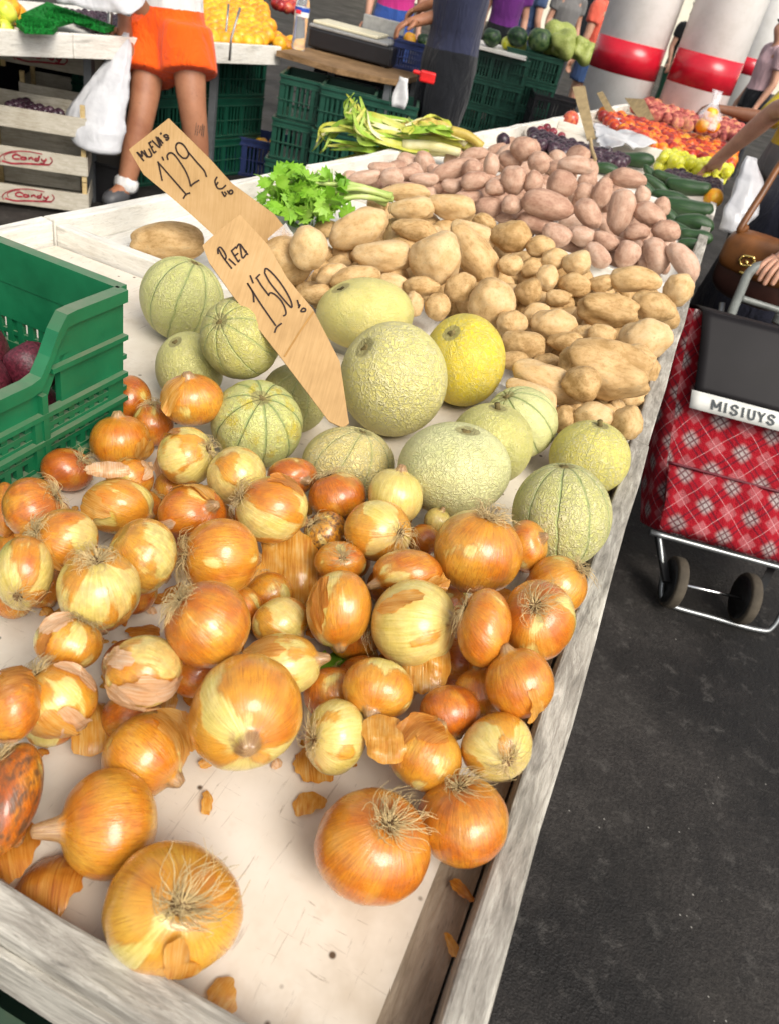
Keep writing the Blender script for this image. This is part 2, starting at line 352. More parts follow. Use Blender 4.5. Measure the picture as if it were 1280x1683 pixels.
# melon rows: cx, cy, a, b, pole x, pole y, colour, net, suture, stain, label
ML = [
(600,516,80,62,560,470,(0.56,0.49,0.14),.35,.1,.1,'smooth yellow green melon behind the tall cardboard sign'),
(300,492,72,73,331,424,(0.52,0.52,0.17),.55,.8,.1,'green melon with fine stripes at the far left of the melons'),
(312,606,58,62,290,560,(0.52,0.49,0.15),.5,.1,.05,'small melon half under two others behind the onions'),
(396,556,68,70,362,526,(0.43,0.40,0.10),.6,.6,.15,'olive melon with a thin dark furrow leaning on the cardboard sign'),
(485,655,56,58,500,610,(0.41,0.38,0.12),.5,.4,.1,'shaded melon under the cardboard sign'),
(762,592,68,78,740,545,(.62,.47,.02),.45,.15,.35,'bright yellow melon with small brown scars'),
(647,624,88,96,600,570,(0.60,0.54,0.17),1.,.05,.05,'pale round netted melon on top of the heap'),
(855,694,62,60,830,650,(0.56,0.56,0.22),.4,1.,.05,'cream melon with dark green stripes'),
(806,730,70,68,817,669,(0.47,0.44,0.12),.45,.1,.05,'olive melon with a dry stem between pale and striped ones'),
(968,752,70,62,985,697,(0.59,0.52,0.10),.85,.2,.1,'yellowish netted melon with a short stem against the right rail'),
(423,697,77,73,433,654,(0.47,0.48,0.14),.5,1.,.75,'melon with yellow stains and deep green furrows above the onions'),
(572,762,76,62,598,708,(0.62,0.50,0.17),.8,.5,.1,'tan melon with two dark specks under the tip of the sign'),
(745,771,94,78,766,706,(0.56,0.56,0.24),.6,.05,.1,'large pale green melon with a brown blossom scar on top'),
(922,846,85,86,927,764,(0.49,0.47,0.15),.9,.9,.05,'netted melon with thin green furrows in the front beside the rail'),
]
def c5(L): return [(480+x/1.829, 200+y/1.829, a/1.829, b/1.829, r) + tuple(t) for (x, y, a, b, r, *t) in L]
YP = c5([(340,212,72,32,0),(255,250,32,28,0),(575,300,38,28,20),(480,255,76,45,15,'long pale potato on the crest of the yellow heap'),(360,262,70,42,0,'rounded potato on the crest nearest the celery'),
(110,322,42,28,0),(50,380,60,72,0,'large potato right behind the tape on the far cardboard sign'),(365,325,66,38,10),(545,342,76,46,30),(655,345,60,53,0,'round yellow potato below the pink heap'),
(200,325,95,60,-25,'big tan potato lying slantwise in front of the celery'),(275,402,92,52,5,'long blunt potato beside the roundest one'),(545,398,102,58,55,'long potato sloping down beside the roundest one'),(430,410,80,86,0,'roundest large potato in the middle of the heap'),
(745,375,46,36,0),(720,440,38,32,0),(790,415,46,36,0),(655,430,40,34,0),(855,425,46,42,0,'yellow potato nearest the gap under the pink heap'),(765,470,36,44,0),(850,490,52,38,10),(930,485,42,28,0),(1030,475,84,42,5),
(120,460,52,36,-20),(300,490,46,36,0),(190,470,78,40,-10,'pale potato just above the yellow green melon'),(75,520,50,34,0),(390,495,52,34,0),(505,500,52,44,-20),(365,548,30,40,0),(437,556,40,44,0),
(650,520,40,30,0),(710,510,42,42,0),(598,546,74,80,0,'dusty round potato above the bright yellow melon'),(800,530,42,26,0),(730,580,50,34,-20),(660,606,46,42,0),(785,613,70,54,0,'plump potato in the hollow of small ones'),
(1160,505,50,50,0,'greenish potato in the corner by the right rail'),(1125,592,42,36,0),(1085,556,70,50,15,'plump potato below the greenish one by the rail'),(955,570,100,50,8,'long flaky skinned potato lying level'),(880,638,42,30,0),(930,642,46,34,0),(1060,656,86,66,-10,'broad dusty potato leaning on the right rail'),
(820,662,56,32,0),(695,672,70,50,20,'grey brown potato above the row of long ones'),(765,722,42,28,0),(1045,702,52,34,20),(947,752,150,88,12,'huge knobbly baking potato beside the right rail'),
(665,718,48,30,0),(770,785,116,58,22,'long potato sloping above the striped melon'),(870,785,60,56,20,'egg shaped potato in front of the huge one'),(720,822,86,42,28),(815,892,38,42,0),(905,887,66,46,5,'potato lying on the bare board beside the end one'),(1005,905,48,54,0,'small end potato beside the rail above the netted melon')])
YP.insert(0, (276, 395, 66, 33, 3, 'long brown potato lying apart beside the white divider'))
YP.insert(1, (470, 430, 48, 44, 0, 'tan potato behind the upper part of the nearer cardboard sign'))
PP = c5([(545,100,46,24,-15),(480,145,84,32,-20,'long dusty potato at the back under the leek stalks'),(350,155,42,24,0),(270,138,40,24,0),(195,182,44,22,0),(220,165,52,24,-10),(395,172,46,22,0),(330,200,58,22,0),(300,165,34,30,0,'pink potato at the left end of the pink heap'),
(480,190,34,24,0),(655,112,38,32,0),(695,80,42,42,0,'topmost potato of the pink heap'),(740,122,34,40,0),(850,132,54,33,3,'pink potato at the top next to the dark plums'),(885,180,30,24,0),(598,130,25,40,0),(542,140,33,30,0),(640,288,34,20,0),
(530,225,42,24,0),(590,255,40,34,0),(550,178,46,31,-10,'rosy potato on the left slope of the pink heap'),(610,198,33,30,0),(665,172,40,50,0,'upright pale pink potato near the top'),(725,182,29,40,10),(660,250,34,32,0),(880,212,34,30,0),(810,187,48,46,0,'rounded pink potato with a red eye'),
(930,213,30,54,15),(1010,170,59,33,8,'smooth pink potato at the top beside the cucumbers'),(1052,222,27,30,0),(1110,256,28,32,0),(735,306,62,36,15),(768,252,82,48,14,'large kidney shaped pink potato'),(890,276,52,40,52),(985,270,78,41,105,'long pink potato standing upright beside the kidney shaped one'),
(1075,280,54,40,28,'pink potato resting against the cucumbers'),(870,342,42,34,10),(795,338,46,39,20),(1035,332,43,27,-10),(945,358,44,30,25),(1122,328,46,37,10,'scarred pink potato with dark marks near the cucumbers'),
(918,400,46,34,50),(1005,398,49,38,110,'pink potato in the front row left of the egg shaped one'),(1093,402,56,44,75,'egg shaped pink potato in the front row'),(1175,422,66,44,55,'pink potato at the end of the front row on the rail')])
# ------------------------------------------------------------------ settling
class It: pass
items = []
def add_item(kind, row, cx, cy, a, b, rot, floor=ZT, cf=1., key=0):
    it = It(); it.kind = kind; it.row = row; it.cx, it.cy, it.a, it.b = cx, cy, a, b; it.rot = math.radians(rot); it.floor = floor; it.cf = cf; it.key = key; items.append(it); return it
def inside(p, poly):
    r = False; j = len(poly)-1
    for i in range(len(poly)):
        (xi, yi), (xj, yj) = poly[i], poly[j]
        if (yi > p[1]) != (yj > p[1]) and p[0] < (xj-xi)*(p[1]-yi)/(yj-yi)+xi: r = not r
        j = i
    return r
def scatter(poly, n, mind, r):
    xs = [p[0] for p in poly]; ys = [p[1] for p in poly]; out = []
    for _ in range(n*30):
        p = (r.uniform(min(xs), max(xs)), r.uniform(min(ys), max(ys)))
        if inside(p, poly) and all((p[0]-q[0])**2+((p[1]-q[1])*1.3)**2 > mind**2 for q in out): out.append(p)
        if len(out) >= n: break
    return out
RF = random.Random(3)
for p in scatter([(560,420),(640,345),(760,370),(900,440),(1080,480),(1070,590),(1030,690),(900,690),(850,560),(700,480),(560,490),(470,480),(440,425),(500,405)], 125, 25, RF):
    add_item('yf', None, p[0], p[1], RF.uniform(22, 32), RF.uniform(18, 24), RF.uniform(0, 180), key=p[1]-2000)
for p in scatter([(575,300),(650,275),(800,240),(940,250),(1040,320),(1110,420),(1080,440),(1000,430),(900,400),(800,340),(640,310)], 80, 20, RF):
    add_item('pf', None, p[0], p[1], RF.uniform(20, 27), RF.uniform(15, 20), RF.uniform(0, 180), key=p[1]-2000)
for r in PP: add_item('p', r, *r[:5], key=-1000+len(items)*.1)
for r in YP: add_item('y', r, *r[:5], key=-900+len(items)*.1)
for i, r in enumerate(ML): add_item('m', r, r[0], r[1], r[2], r[3], 0, cf=1.1, key=i*.1)
for r in ON: add_item('o', r, r[0], r[1], r[2], r[3], 0, cf=1., key=r[1]+r[3]+(60 if r[0] == 317 and r[1] == 657 else 0))
CU = [(1043,262,34,14,0,'dark cucumber highest in the cucumber pile'),(992,277,26,11,5,''),(1075,290,26,10,45,''),(1080,306,32,11,40,''),(1098,292,28,10,20,''),(1130,306,40,15,6,'cucumber in the upper row nearest the lemon'),(1070,318,26,11,50,''),(1104,325,36,12,15,''),(1128,341,46,18,7,'long cucumber lying level in the middle of the pile'),(1100,352,30,11,50,''),(1140,366,36,15,6,''),(1120,378,32,12,25,''),(1143,388,30,13,8,''),(1135,402,24,11,10,'cucumber at the bottom of the pile by the rail')]
for r in CU: add_item('c', r, *r[:5], key=-2800+r[1])
for p in scatter([(20,815),(120,790),(330,740),(480,800),(600,850),(850,880),(925,960),(880,1110),(700,1190),(640,1180),(480,1150),(330,1130),(210,1190),(60,1190),(100,1090),(90,1010),(20,1000)], 40, 54, RF):
    a = 34+(p[1]-800)*.045; add_item('o', (p[0], p[1], a*RF.uniform(.9, 1.1), a*RF.uniform(.8, 1.), 0, 0, '-', RF.uniform(.5, .95), RF.uniform(0, .3), '', 'onion of the bottom layer glimpsed between the upper ones'), p[0], p[1], a, a*.9, 0, key=-500+p[1]*.01)
items.sort(key=lambda i: i.key)
def settle():
    n = len(items)
    for it in items:
        d = ray(it.cx, it.cy); it.d = d; cph = 1/np.linalg.norm(d); dn = d*cph; it.dn = dn
        # image axes as directions square to the sight line; the radial one is seen stretched by the wide lens
        e = [math.cos(it.rot), math.sin(it.rot)]; rad = unit([it.cx-640, it.cy-841.5])
        def world(px):
            px = np.array(px); ra = px@rad; ta = px - ra*rad; q = ra*cph*rad + ta
            w = q[0]*RT - q[1]*UP; return w - dn*(w@dn)
        it.A = world([it.a*e[0], it.a*e[1]]); it.B = world([-it.b*e[1], it.b*e[0]]); w2 = it.B - unit(it.A)*(it.B@unit(it.A)); it.B = unit(w2)*np.linalg.norm(it.B)
        it.c = it.cf*(min(it.a, it.b) if it.kind in ('y','p','yf','pf','c') else (it.a+it.b)/2)*cph**.5
        it.hz = math.sqrt(it.A[2]**2 + it.B[2]**2 + (it.c*dn[2])**2)
        it.rest = (CZ-it.floor)/(-d[2] + it.hz/FPX)
    s = np.array([i.rest for i in items]); rest = s.copy(); c = np.array([i.c for i in items]); ln = np.array([np.linalg.norm(i.d) for i in items])
    I, J, K = [], [], []
    for i in range(n):
        for j in range(i+1, n):
            p, q = items[i], items[j]; dx, dy = p.cx-q.cx, p.cy-q.cy; D = math.hypot(dx, dy)
            if D > p.a+p.b+q.a+q.b: continue
            def ext(t):
                if D < 1e-6: return t.b
                c0 = (dx*math.cos(t.rot)+dy*math.sin(t.rot))/D; s0 = (-dx*math.sin(t.rot)+dy*math.cos(t.rot))/D
                return math.hypot(t.a*c0, t.b*s0)
            qn = D/(ext(p)+ext(q))
            if qn < .97: I.append(j); J.append(i); K.append(math.sqrt(1-qn*qn)*(.8 if 'f' in (p.kind+q.kind) else .9))   # I in front of J
    I, J, K = np.array(I), np.array(J), np.array(K)
    for k in range(420):
        if k < 330: s += .08*(rest-s)
        req = K*(c[I]*s[I]+c[J]*s[J])/FPX/((ln[I]+ln[J])/2); gap = s[J]-s[I]-req; bad = np.minimum(gap, 0)*.45
        ds = np.zeros(n); cnt = np.zeros(n); np.add.at(ds, I, bad); np.add.at(cnt, I, bad < 0); np.add.at(ds, J, -bad); np.add.at(cnt, J, bad < 0)
        s = np.minimum(s + ds/np.maximum(1, cnt**.6), rest)
    for it, q, r in zip(items, s, rest): it.s = q; it.pos = CAM + q*it.d; it.lift = r-q
settle()
# ------------------------------------------------------------------ onions
def sph(t, az): return np.stack([np.sin(t)*np.cos(az), np.sin(t)*np.sin(az), np.cos(t)], -1)
def onion_fn(seed, neck, fat):
    r = np.random.default_rng(seed); ph = r.uniform(0, 6.28, 8); am = r.uniform(.3, 1., 8)
    def f(t, az, lift=0.):
        rad = np.sin(t)**(.93)*(1 + .04*am[0]*np.sin(2*az+ph[0]) + .024*am[1]*np.sin(3*az+ph[1]) + .007*am[2]*np.sin(7*az+ph[2])*np.sin(t) + .006*np.sin(13*az+ph[3])*np.sin(t))
        z = np.cos(t)*fat + .03*am[4]*np.sin(az+ph[4])*np.sin(t)
        top = np.exp(-(t/.2)**2); z = z + neck*top; rad = rad*(1-.25*np.exp(-((t-.32)/.16)**2)) + .04*np.exp(-(t/.12)**2)*np.minimum(1, t/.03)*(1+.6*np.sin(3*az+ph[5])+.35*np.sin(7*az+ph[6]))
        z = z + .05*np.exp(-((np.pi-t)/.22)**2)
        k = (1+lift)
        return np.stack([rad*np.cos(az)*k, rad*np.sin(az)*k, z*k], -1)
    return f
def item_basis(it, pole, kind):
    a, b = np.linalg.norm(it.A)*it.s/FPX, np.linalg.norm(it.B)*it.s/FPX; c = it.c*it.s/FPX
    Ah, Bh, Dh = unit(it.A), unit(it.B), unit(np.cross(it.A, it.B))
    if Dh@it.dn < 0: Dh = -Dh
    if pole is None:
        r = np.random.default_rng(int(it.cx*7+it.cy)); th = r.uniform(0, 6.28); n = np.array([math.cos(th), math.sin(th), r.uniform(.05, .5)])
    else:
        nx, ny = (pole[0]-it.cx)/it.a, (pole[1]-it.cy)/it.b; l = math.hypot(nx, ny)
        if l > .97: nx, ny = nx*.97/l, ny*.97/l
        n = np.array([nx, ny, -math.sqrt(max(0, 1-nx*nx-ny*ny))])
    n = unit(n); z = -n if kind == 'r' else n
    x = unit(np.cross(z, [.31, .2, .93])); y = np.cross(z, x)
    E = np.array([x, y, z])                                  # rows: onion axes in (A,B,D) frame
    T = np.array([Ah*a, Bh*b, Dh*c])
    return lambda P: (np.asarray(P) @ E) @ T, n
LATN, LONN = 44, 56
_t = np.concatenate([np.linspace(.012, .5, 13), np.linspace(.56, 2.7, 23), np.linspace(2.77, np.pi-.012, 8)]); _az = np.linspace(0, 2*np.pi, LONN, endpoint=False)
TT, AZ = np.meshgrid(_t, _az, indexing='ij')
def latlon_faces(m, n):
    F = [(i*n+k, i*n+(k+1) % n, (i+1)*n+(k+1) % n, (i+1)*n+k) for i in range(m-1) for k in range(n)]
    return F + [tuple(range(n))[::-1], tuple((m-1)*n+k for k in range(n))]
LLF = [q[::-1] for q in latlon_faces(LATN, LONN)]
def rand_flake(r, size, nr=9, na=30, jag=.28, power=1.):
    ph = r.uniform(0, 6.28, 6); am = r.uniform(.2, 1, 6); pts = []
    for i in range(nr):
        for k in range(na):
            a = 2*math.pi*k/na; R = size*(1+jag*(am[0]*math.sin(2*a+ph[0])+.7*am[1]*math.sin(3*a+ph[1])+.45*am[2]*math.sin(7*a+ph[2])+.3*am[3]*math.sin(12*a+ph[3])))
            pts.append((i/(nr-1), a, R*(i/(nr-1))**power))
    F = [(i*na+k, i*na+(k+1) % na, (i+1)*na+(k+1) % na, (i+1)*na+k) for i in range(nr-1) for k in range(na)]
    return pts, F
def fin(me):
    bm = bmesh.new(); bm.from_mesh(me); bmesh.ops.recalc_face_normals(bm, faces=bm.faces); bm.to_mesh(me); bm.free(); return me
def fit_outline(it, M0, P):
    "stretch square to the sight line until the outline has the item's width and height"
    Wv = M0(P); Ah, Bh = unit(it.A), unit(it.B); a, b = np.linalg.norm(it.A)*it.s/FPX, np.linalg.norm(it.B)*it.s/FPX
    ka, kb = a/((Wv@Ah).max()-(Wv@Ah).min())*2, b/((Wv@Bh).max()-(Wv@Bh).min())*2; ca, cb = ((Wv@Ah).max()+(Wv@Ah).min())/2, ((Wv@Bh).max()+(Wv@Bh).min())/2
    T = np.eye(3)+(ka-1)*np.outer(Ah, Ah)+(kb-1)*np.outer(Bh, Bh); sh = -(ca*ka*Ah+cb*kb*Bh)
    return lambda Q: M0(Q)@T + sh
def make_onion(it, idx):
    cx, cy, a, b, px, py, kind, tone, peel, flags, label = it.row
    r = np.random.default_rng(100+idx); pole = None if kind == '-' else (px, py)
    neck = .42 if kind == 'n' and 'l' not in flags else (.55 if 'l' in flags else .12)
    if kind == 'n': neck *= r.uniform(.4, .85) if 'l' not in flags else .9
    M0, n = item_basis(it, pole, kind if kind != '-' else ('r' if r.random() < .5 else 'n'))
    f = onion_fn(100+idx, neck, r.uniform(.86, .97)); P = f(TT, AZ).reshape(-1, 3); M = fit_outline(it, M0, P[TT.reshape(-1) > .42]); oc = sph(TT, AZ).reshape(-1, 3)
    oc[:, 2] += neck*.35*np.exp(-(TT.reshape(-1)/.2)**2)
    o = link('onion', fin(mkmesh('onion', M(P), LLF, M_ONION, True, oc))); o.location = it.pos
    tag(o, label, 'onion', 'onions heaped in the near tray'); o['seed'] = float(r.uniform(0, 50)); o['tone'] = float(tone)*.8; o['peel'] = float(peel); o['dirt'] = 1.6 if 'd' in flags else float(r.uniform(.05, .5))
    size = (a+b)/2*it.s/FPX
    if kind == 'r' or (kind == '-' and r.random() < .2):       # root plate and strands
        mb = MB(); mb.local = True; big = 1. if a > 45 else .8
        pt = np.linspace(np.pi-.15*big, np.pi, 5); G = []
        for i, t in enumerate(pt):
            for k in range(14): G.append(f(np.array(t), np.array(2*math.pi*k/14), .012+.03*math.sin(i*1.3+k)*.5+.012*i/4))
        mp = MB(); mp.local = True; mp.add([tuple(q) for q in M(np.array(G))], [(i*14+k, i*14+(k+1) % 14, (i+1)*14+(k+1) % 14, (i+1)*14+k) for i in range(4) for k in range(14)])
        mp.build('root_plate', M_PLATE, o, True)
        N = int(r.integers(75, 105)) if a > 58 else int(r.integers(45, 65)); bend = r.uniform(0, 6.28); sway = r.uniform(.2, .65)
        for q in range(N):
            az = r.uniform(0, 6.28); a0 = r.uniform(.02, .2)*big; L = r.uniform(.2, .62)*(1.25 if a < 70 else .95); lift0 = r.uniform(.03, .36); pts = []; w1, w2 = r.normal(0, .5, 2); ph = r.uniform(0, 6)
            for k in range(7):
                u = k/6; aa = a0 + L*u*.8; az2 = az + w1*u + .35*math.sin(4*u+ph)*u
                p = f(np.array(np.pi-min(aa, 1.3)), np.array(az2), .0)
                hgt = .02 + lift0*math.sin(min(1., u*1.25)*2.2)*.75 + .05*u*w2*.4
                p = p*(1+max(.012, hgt)) + np.array([math.cos(bend), math.sin(bend), -.15])*sway*u*u*.55
                pts.append(M(p))
            rr = max(.0003, size*r.uniform(.006, .0105)); mb.tube(pts, [rr*(1-.6*k/6) for k in range(7)], 4, False)
        mb.build('root_tuft', M_ROOT, o, True)
    for fl in [c for c in flags if c in 'fFpP']:
        big = fl in 'FP'; cnt = 1
        for q in range(cnt):
            mat = M_FLAKE2 if fl in 'pP' else (M_FLAKE if r.random() < .75 else M_FLAKE3)
            pts, F = rand_flake(r, r.uniform(.5, .72) if big else r.uniform(.3, .5), 10, 40, .34)
            # centre the flap on the side turned to us
            for _ in range(60):
                t0, a0 = math.acos(r.uniform(-.75, .75)), r.uniform(0, 6.28); w = M(sph(np.array(t0), np.array(a0)))
                if .2 < -(unit(w)@it.dn) < .8: break
            c0 = sph(np.array(t0), np.array(a0)); e1 = unit(np.cross([0, 0, 1], c0)); e2 = np.cross(c0, e1); curl = r.uniform(.05, .2)*(1.6 if big else 1); cd = r.uniform(0, 6.28); P = []; oc2 = []; crump = .035 if fl in 'pP' else .014
            for (u, ang, R) in pts:
                d = unit(c0 + math.tan(min(R, 1.2))*(math.cos(ang)*e1*.72+math.sin(ang)*e2*1.35)); t = math.acos(max(-1, min(1, d[2]))); az = math.atan2(d[1], d[0])
                wv = mnoise.noise(Vector(d*4)+Vector((q*9., idx*1., 0)))
                side = max(0., math.cos(ang-cd)); h = .012 + u**2.5*(curl*side**2+.02) + crump*(wv+.4)*u + (.03*abs(mnoise.noise(Vector(d*11)+Vector((idx*1., 0, 0)))) if fl in 'pP' else 0)
                P.append(f(np.array(t), np.array(az), h)); oc2.append((R*math.cos(ang)*3+idx, R*math.sin(ang)*1.2, q))
            ob = link('papery_skin', mkmesh('papery_skin', M(np.array(P)), F, mat, True, oc2), o)
            pass
    return o
# ------------------------------------------------------------------ melons
_mt = np.linspace(.01, np.pi-.01, 46); MT, MA = np.meshgrid(_mt, np.linspace(0, 2*np.pi, 72, endpoint=False), indexing='ij'); MLF = [q[::-1] for q in latlon_faces(46, 72)]
def make_melon(it, idx):
    cx, cy, a, b, px, py, colr, net, sut, stain, label = it.row; r = np.random.default_rng(300+idx)
    M, n = item_basis(it, (px, py), 'n'); ph = r.uniform(0, 6.28, 4); oc = sph(MT, MA).reshape(-1, 3); t, az = MT.reshape(-1), MA.reshape(-1)
    k = 1 - .026*sut*np.exp(-(np.sin(5*az)/.35)**2)*np.sin(t)**.7 + .012*np.sin(2*az+ph[0])*np.sin(t) + .01*np.sin(2*t+ph[1])
    P = oc*k[:, None]; P[:, 2] -= .07*np.exp(-(t/.22)**2) - .03*np.exp(-((np.pi-t)/.3)**2)
    M = fit_outline(it, M, P); o = link('melon', fin(mkmesh('melon', M(P), MLF, M_MELON, True, oc))); o.location = it.pos; o.color = (min(.85, colr[0]*1.3), min(.8, colr[1]*1.28), colr[2]*1.45, 1)
    tag(o, label, 'melon', 'melons heaped behind the onions'); o['seed'] = float(r.uniform(0, 40)); o['net'] = float(net); o['suture'] = float(sut); o['stain'] = float(stain)
    mb = MB(); mb.local = True; zt = 1-.07+.01
    if 'stem' in label: mb.tube(M([(0, 0, zt-.04), (.01, .01, zt+.05), (.03, .02, zt+.13)]), [.0045, .0035, .004], 7)
    else:
        G = []
        for i in range(4):
            for q in range(12):
                rr = (.015+.033*i)*(1+.3*math.sin(q*2.3+i)); G.append((rr*math.cos(q*.5236), rr*math.sin(q*.5236), zt+.02-.006*i*i+.01*math.sin(q*1.7+i)))
        mb.add(M(np.array(G)), [(i*12+q, i*12+(q+1) % 12, (i+1)*12+(q+1) % 12, (i+1)*12+q) for i in range(3) for q in range(12)]+[tuple(range(12))])
    mb.build('stem' if 'stem' in label else 'scar', M_STEM, o, True)
# ------------------------------------------------------------------ potatoes
def lump_mesh(name, mat, seed, lump=.1, bend=0., dents=6, sub=4, taper=0.):
    r = np.random.default_rng(seed); bm = bmesh.new(); bmesh.ops.create_icosphere(bm, subdivisions=sub, radius=1.); off = Vector(r.uniform(-50, 50, 3)); ey = [unit(r.normal(size=3)) for _ in range(dents)]; ew = r.uniform(.05, .09, dents); ed = r.uniform(.02, .05, dents)
    for v in bm.verts:
        d = np.array(v.co); k = 1 + lump*mnoise.noise(v.co*1.1+off) + lump*.45*mnoise.noise(v.co*2.6+off) + lump*.12*mnoise.noise(v.co*7+off)
        for e, w, q in zip(ey, ew, ed): k -= q*math.exp(-((1-d@e)/w)**1.5*2)
        d = d*k; d[1:] *= 1+taper*d[0]; d[1] += bend*(d[0]**2-.4); v.co = d
    me = bpy.data.meshes.new(name); bm.to_mesh(me); bm.free(); me.polygons.foreach_set('use_smooth', [True]*len(me.polygons)); me.materials.append(mat); return me
YM = [lump_mesh('potato', M_POT, 20+i, .17 if i < 6 else .3, (0, .12, -.1)[i % 3], 7, 4, (.0, .12, -.14, .08)[i % 4]) for i in range(9)]
PM = [lump_mesh('pink_potato', M_PINK, 60+i, .12, (0, .22, -.18, .1)[i % 4], 6, 4, (.1, -.12, 0)[i % 3]) for i in range(8)]
YZ = ['yellow potato near the crest below the celery', 'small yellow potato in the hollow of the yellow heap', 'yellow potato on the slope above the melons', 'yellow potato toward the right rail']
PZ = ['pink potato on the left tail of the pink heap', 'pink potato on the middle slope of the pink heap', 'pink potato on the right side of the pink heap']
def potato(it, idx):
    yel = it.kind[0] == 'y'; fillr = it.kind in ('yf', 'pf'); r = np.random.default_rng(500+idx)
    me = YM[int(r.integers(0, 6))] if yel else PM[int(r.integers(0, 8))]
    if it.row and len(it.row) > 5 and ('knobbly' in it.row[5] or 'flaky' in it.row[5]): me = YM[6]
    if it.row and len(it.row) > 5 and 'kidney' in it.row[5]: me = PM[1]
    Ah, Bh = unit(it.A), unit(it.B); k = it.s/FPX; Dh = np.cross(Ah, Bh); sg = -1 if r.random() < .5 and not (it.row and len(it.row) > 5) else 1
    Mx = Matrix.Identity(4); cols = (Ah*np.linalg.norm(it.A)*k*sg, Bh*np.linalg.norm(it.B)*k*sg, Dh*it.c*k)
    for j, c in enumerate(cols):
        for i in range(3): Mx[i][j] = c[i]
    for i in range(3): Mx[i][3] = it.pos[i]
    o = link('yellow_potato' if yel else 'pink_potato', me); o.matrix_world = Mx
    if it.row and len(it.row) > 5: lab = it.row[5]
    elif yel:
        lab = 'lower layer yellow potato showing between the upper ones' if fillr else (YZ[3] if it.cx > 940 else YZ[0] if it.cy < 400 else YZ[2] if it.cy > 470 and it.cx < 800 else YZ[1])
    else: lab = 'lower layer pink potato showing between the upper ones' if fillr else (PZ[0] if it.cx < 770 else PZ[1] if it.cx < 960 else PZ[2])
    tag(o, lab, 'potato', 'yellow potatoes heaped in the second tray' if yel else 'pink potatoes heaped behind the yellow ones')
def cuc_mat():
    m = NT('cucumber_skin', .35, .5); v = m.obj(); r = m.rnd(); n1 = m.noise(m.mapv(v, (.6, 5, 5)), 2.5, 4, .6); n2 = m.noise(v, 22, 3, .6)
    col = m.ramp(n1, [(.3, (.012, .035, .012)), (.55, (.022, .065, .018)), (.75, (.06, .13, .03))]); col = m.mix(m.math('MULTIPLY', m.ramp(n2, [(.6, 0.), (.7, .5)]), r), col, (.09, .17, .05))
    m.set('Base Color', col); m.bump(n2, .3, .004); return m.m
M_CUC = cuc_mat()
def cuc_mesh(seed, bend):
    mb = MB(); mb.local = True; r = np.random.default_rng(seed); pts = []; rad = []
    for k in range(22):
        x = -1+2*k/21; pts.append((x, bend*(x*x-.4), 0)); rad.append(max(.12, (1-abs(x)**4.5)**.5*(1+.06*math.sin(5*x+seed))*(.93+.07*x)))
    P = np.array(pts); V = []; n = 20
    for p, q in zip(P, rad):
        for k in range(n): a = 2*math.pi*k/n; qq = q*(1+.025*math.cos(8*a)); V.append((p[0], p[1]*1+qq*math.cos(a), qq*math.sin(a)))
    F = [(i*n+k, i*n+(k+1) % n, (i+1)*n+(k+1) % n, (i+1)*n+k) for i in range(21) for k in range(n)] + [tuple(range(n))[::-1], tuple(21*n+k for k in range(n))]
    return fin(mkmesh('cucumber', V, F, M_CUC))
CM = [cuc_mesh(i, b) for i, b in enumerate((0, .35, -.3))]
def cucumber(it, idx):
    o = link('cucumber', CM[idx % 3]); Ah, Bh = unit(it.A), unit(it.B); k = it.s/FPX; Dh = np.cross(Ah, Bh); Mx = Matrix.Identity(4)
    for j, c in enumerate((Ah*np.linalg.norm(it.A)*k, Bh*np.linalg.norm(it.B)*k, Dh*it.c*k)):
        for i in range(3): Mx[i][j] = c[i]
    for i in range(3): Mx[i][3] = it.pos[i]
    o.matrix_world = Mx; tag(o, it.row[5] or 'dark green cucumber among the others in the pile behind the pink potatoes', 'cucumber', 'cucumbers behind the pink potatoes')
for n, it in enumerate(items):
    if it.kind == 'o': make_onion(it, n)
    elif it.kind == 'm': make_melon(it, n)
    elif it.kind == 'c': cucumber(it, n)
    else: potato(it, n)
# ------------------------------------------------------------------ loose onion skins lying on the boards
def loose_skin(px, py, size, lab, mat, seed, z=ZT, dome=.4, asp=1., rot=0., tip=0.):
    "a torn piece of an onion's dry shell: part of a thin sphere, tilted, its edge ragged and a little rolled"
    r = np.random.default_rng(seed); c = at(px, py, z+.002); size *= .8; Rs = size*(1.25 if dome > .35 else 1.9); pts, F = rand_flake(r, size, 12, 44, .2); P = []; oc = []; cvx = 1 if r.random() < .62 else -1
    ph = r.uniform(0, 6.28, 4)
    for u, a, R in pts:
        x, y = R*math.cos(a)*asp*.85, R*math.sin(a); d = math.hypot(x, y); t = min(1.45, d/Rs); X, Y, h = Rs*math.sin(t)*x/max(d, 1e-6), Rs*math.sin(t)*y/max(d, 1e-6), Rs*math.cos(t)*cvx
        h += size*(.1*math.sin(2*a+ph[0])+.06*math.sin(3*a+ph[1]))*u**2 + size*.16*mnoise.noise(Vector((x/size*1.1, y/size*1.1, seed*3.1)))*u + size*.03*mnoise.noise(Vector((x/size*5, y/size*5, seed*1.1)))*u
        P.append((X, Y, h)); oc.append((x/size*1.6+seed, y/size*.8, 0))
    P = np.array(P); ti = r.uniform(.05, .3)+.5*tip; ta = r.uniform(0, 6.28); Q = np.array(Matrix.Rotation(rot, 3, 'Z') @ Matrix.Rotation(ti, 3, Vector((math.cos(ta), math.sin(ta), 0)))); P = P@Q.T; P[:, 2] -= P[:, 2].min(); P[:, 2] *= min(1., dome+.45)
    o = link('onion_skin', mkmesh('onion_skin', P, F, mat, True, oc)); o.location = c
    tag(o, lab, 'onion skin', 'loose onion skins in the near tray')
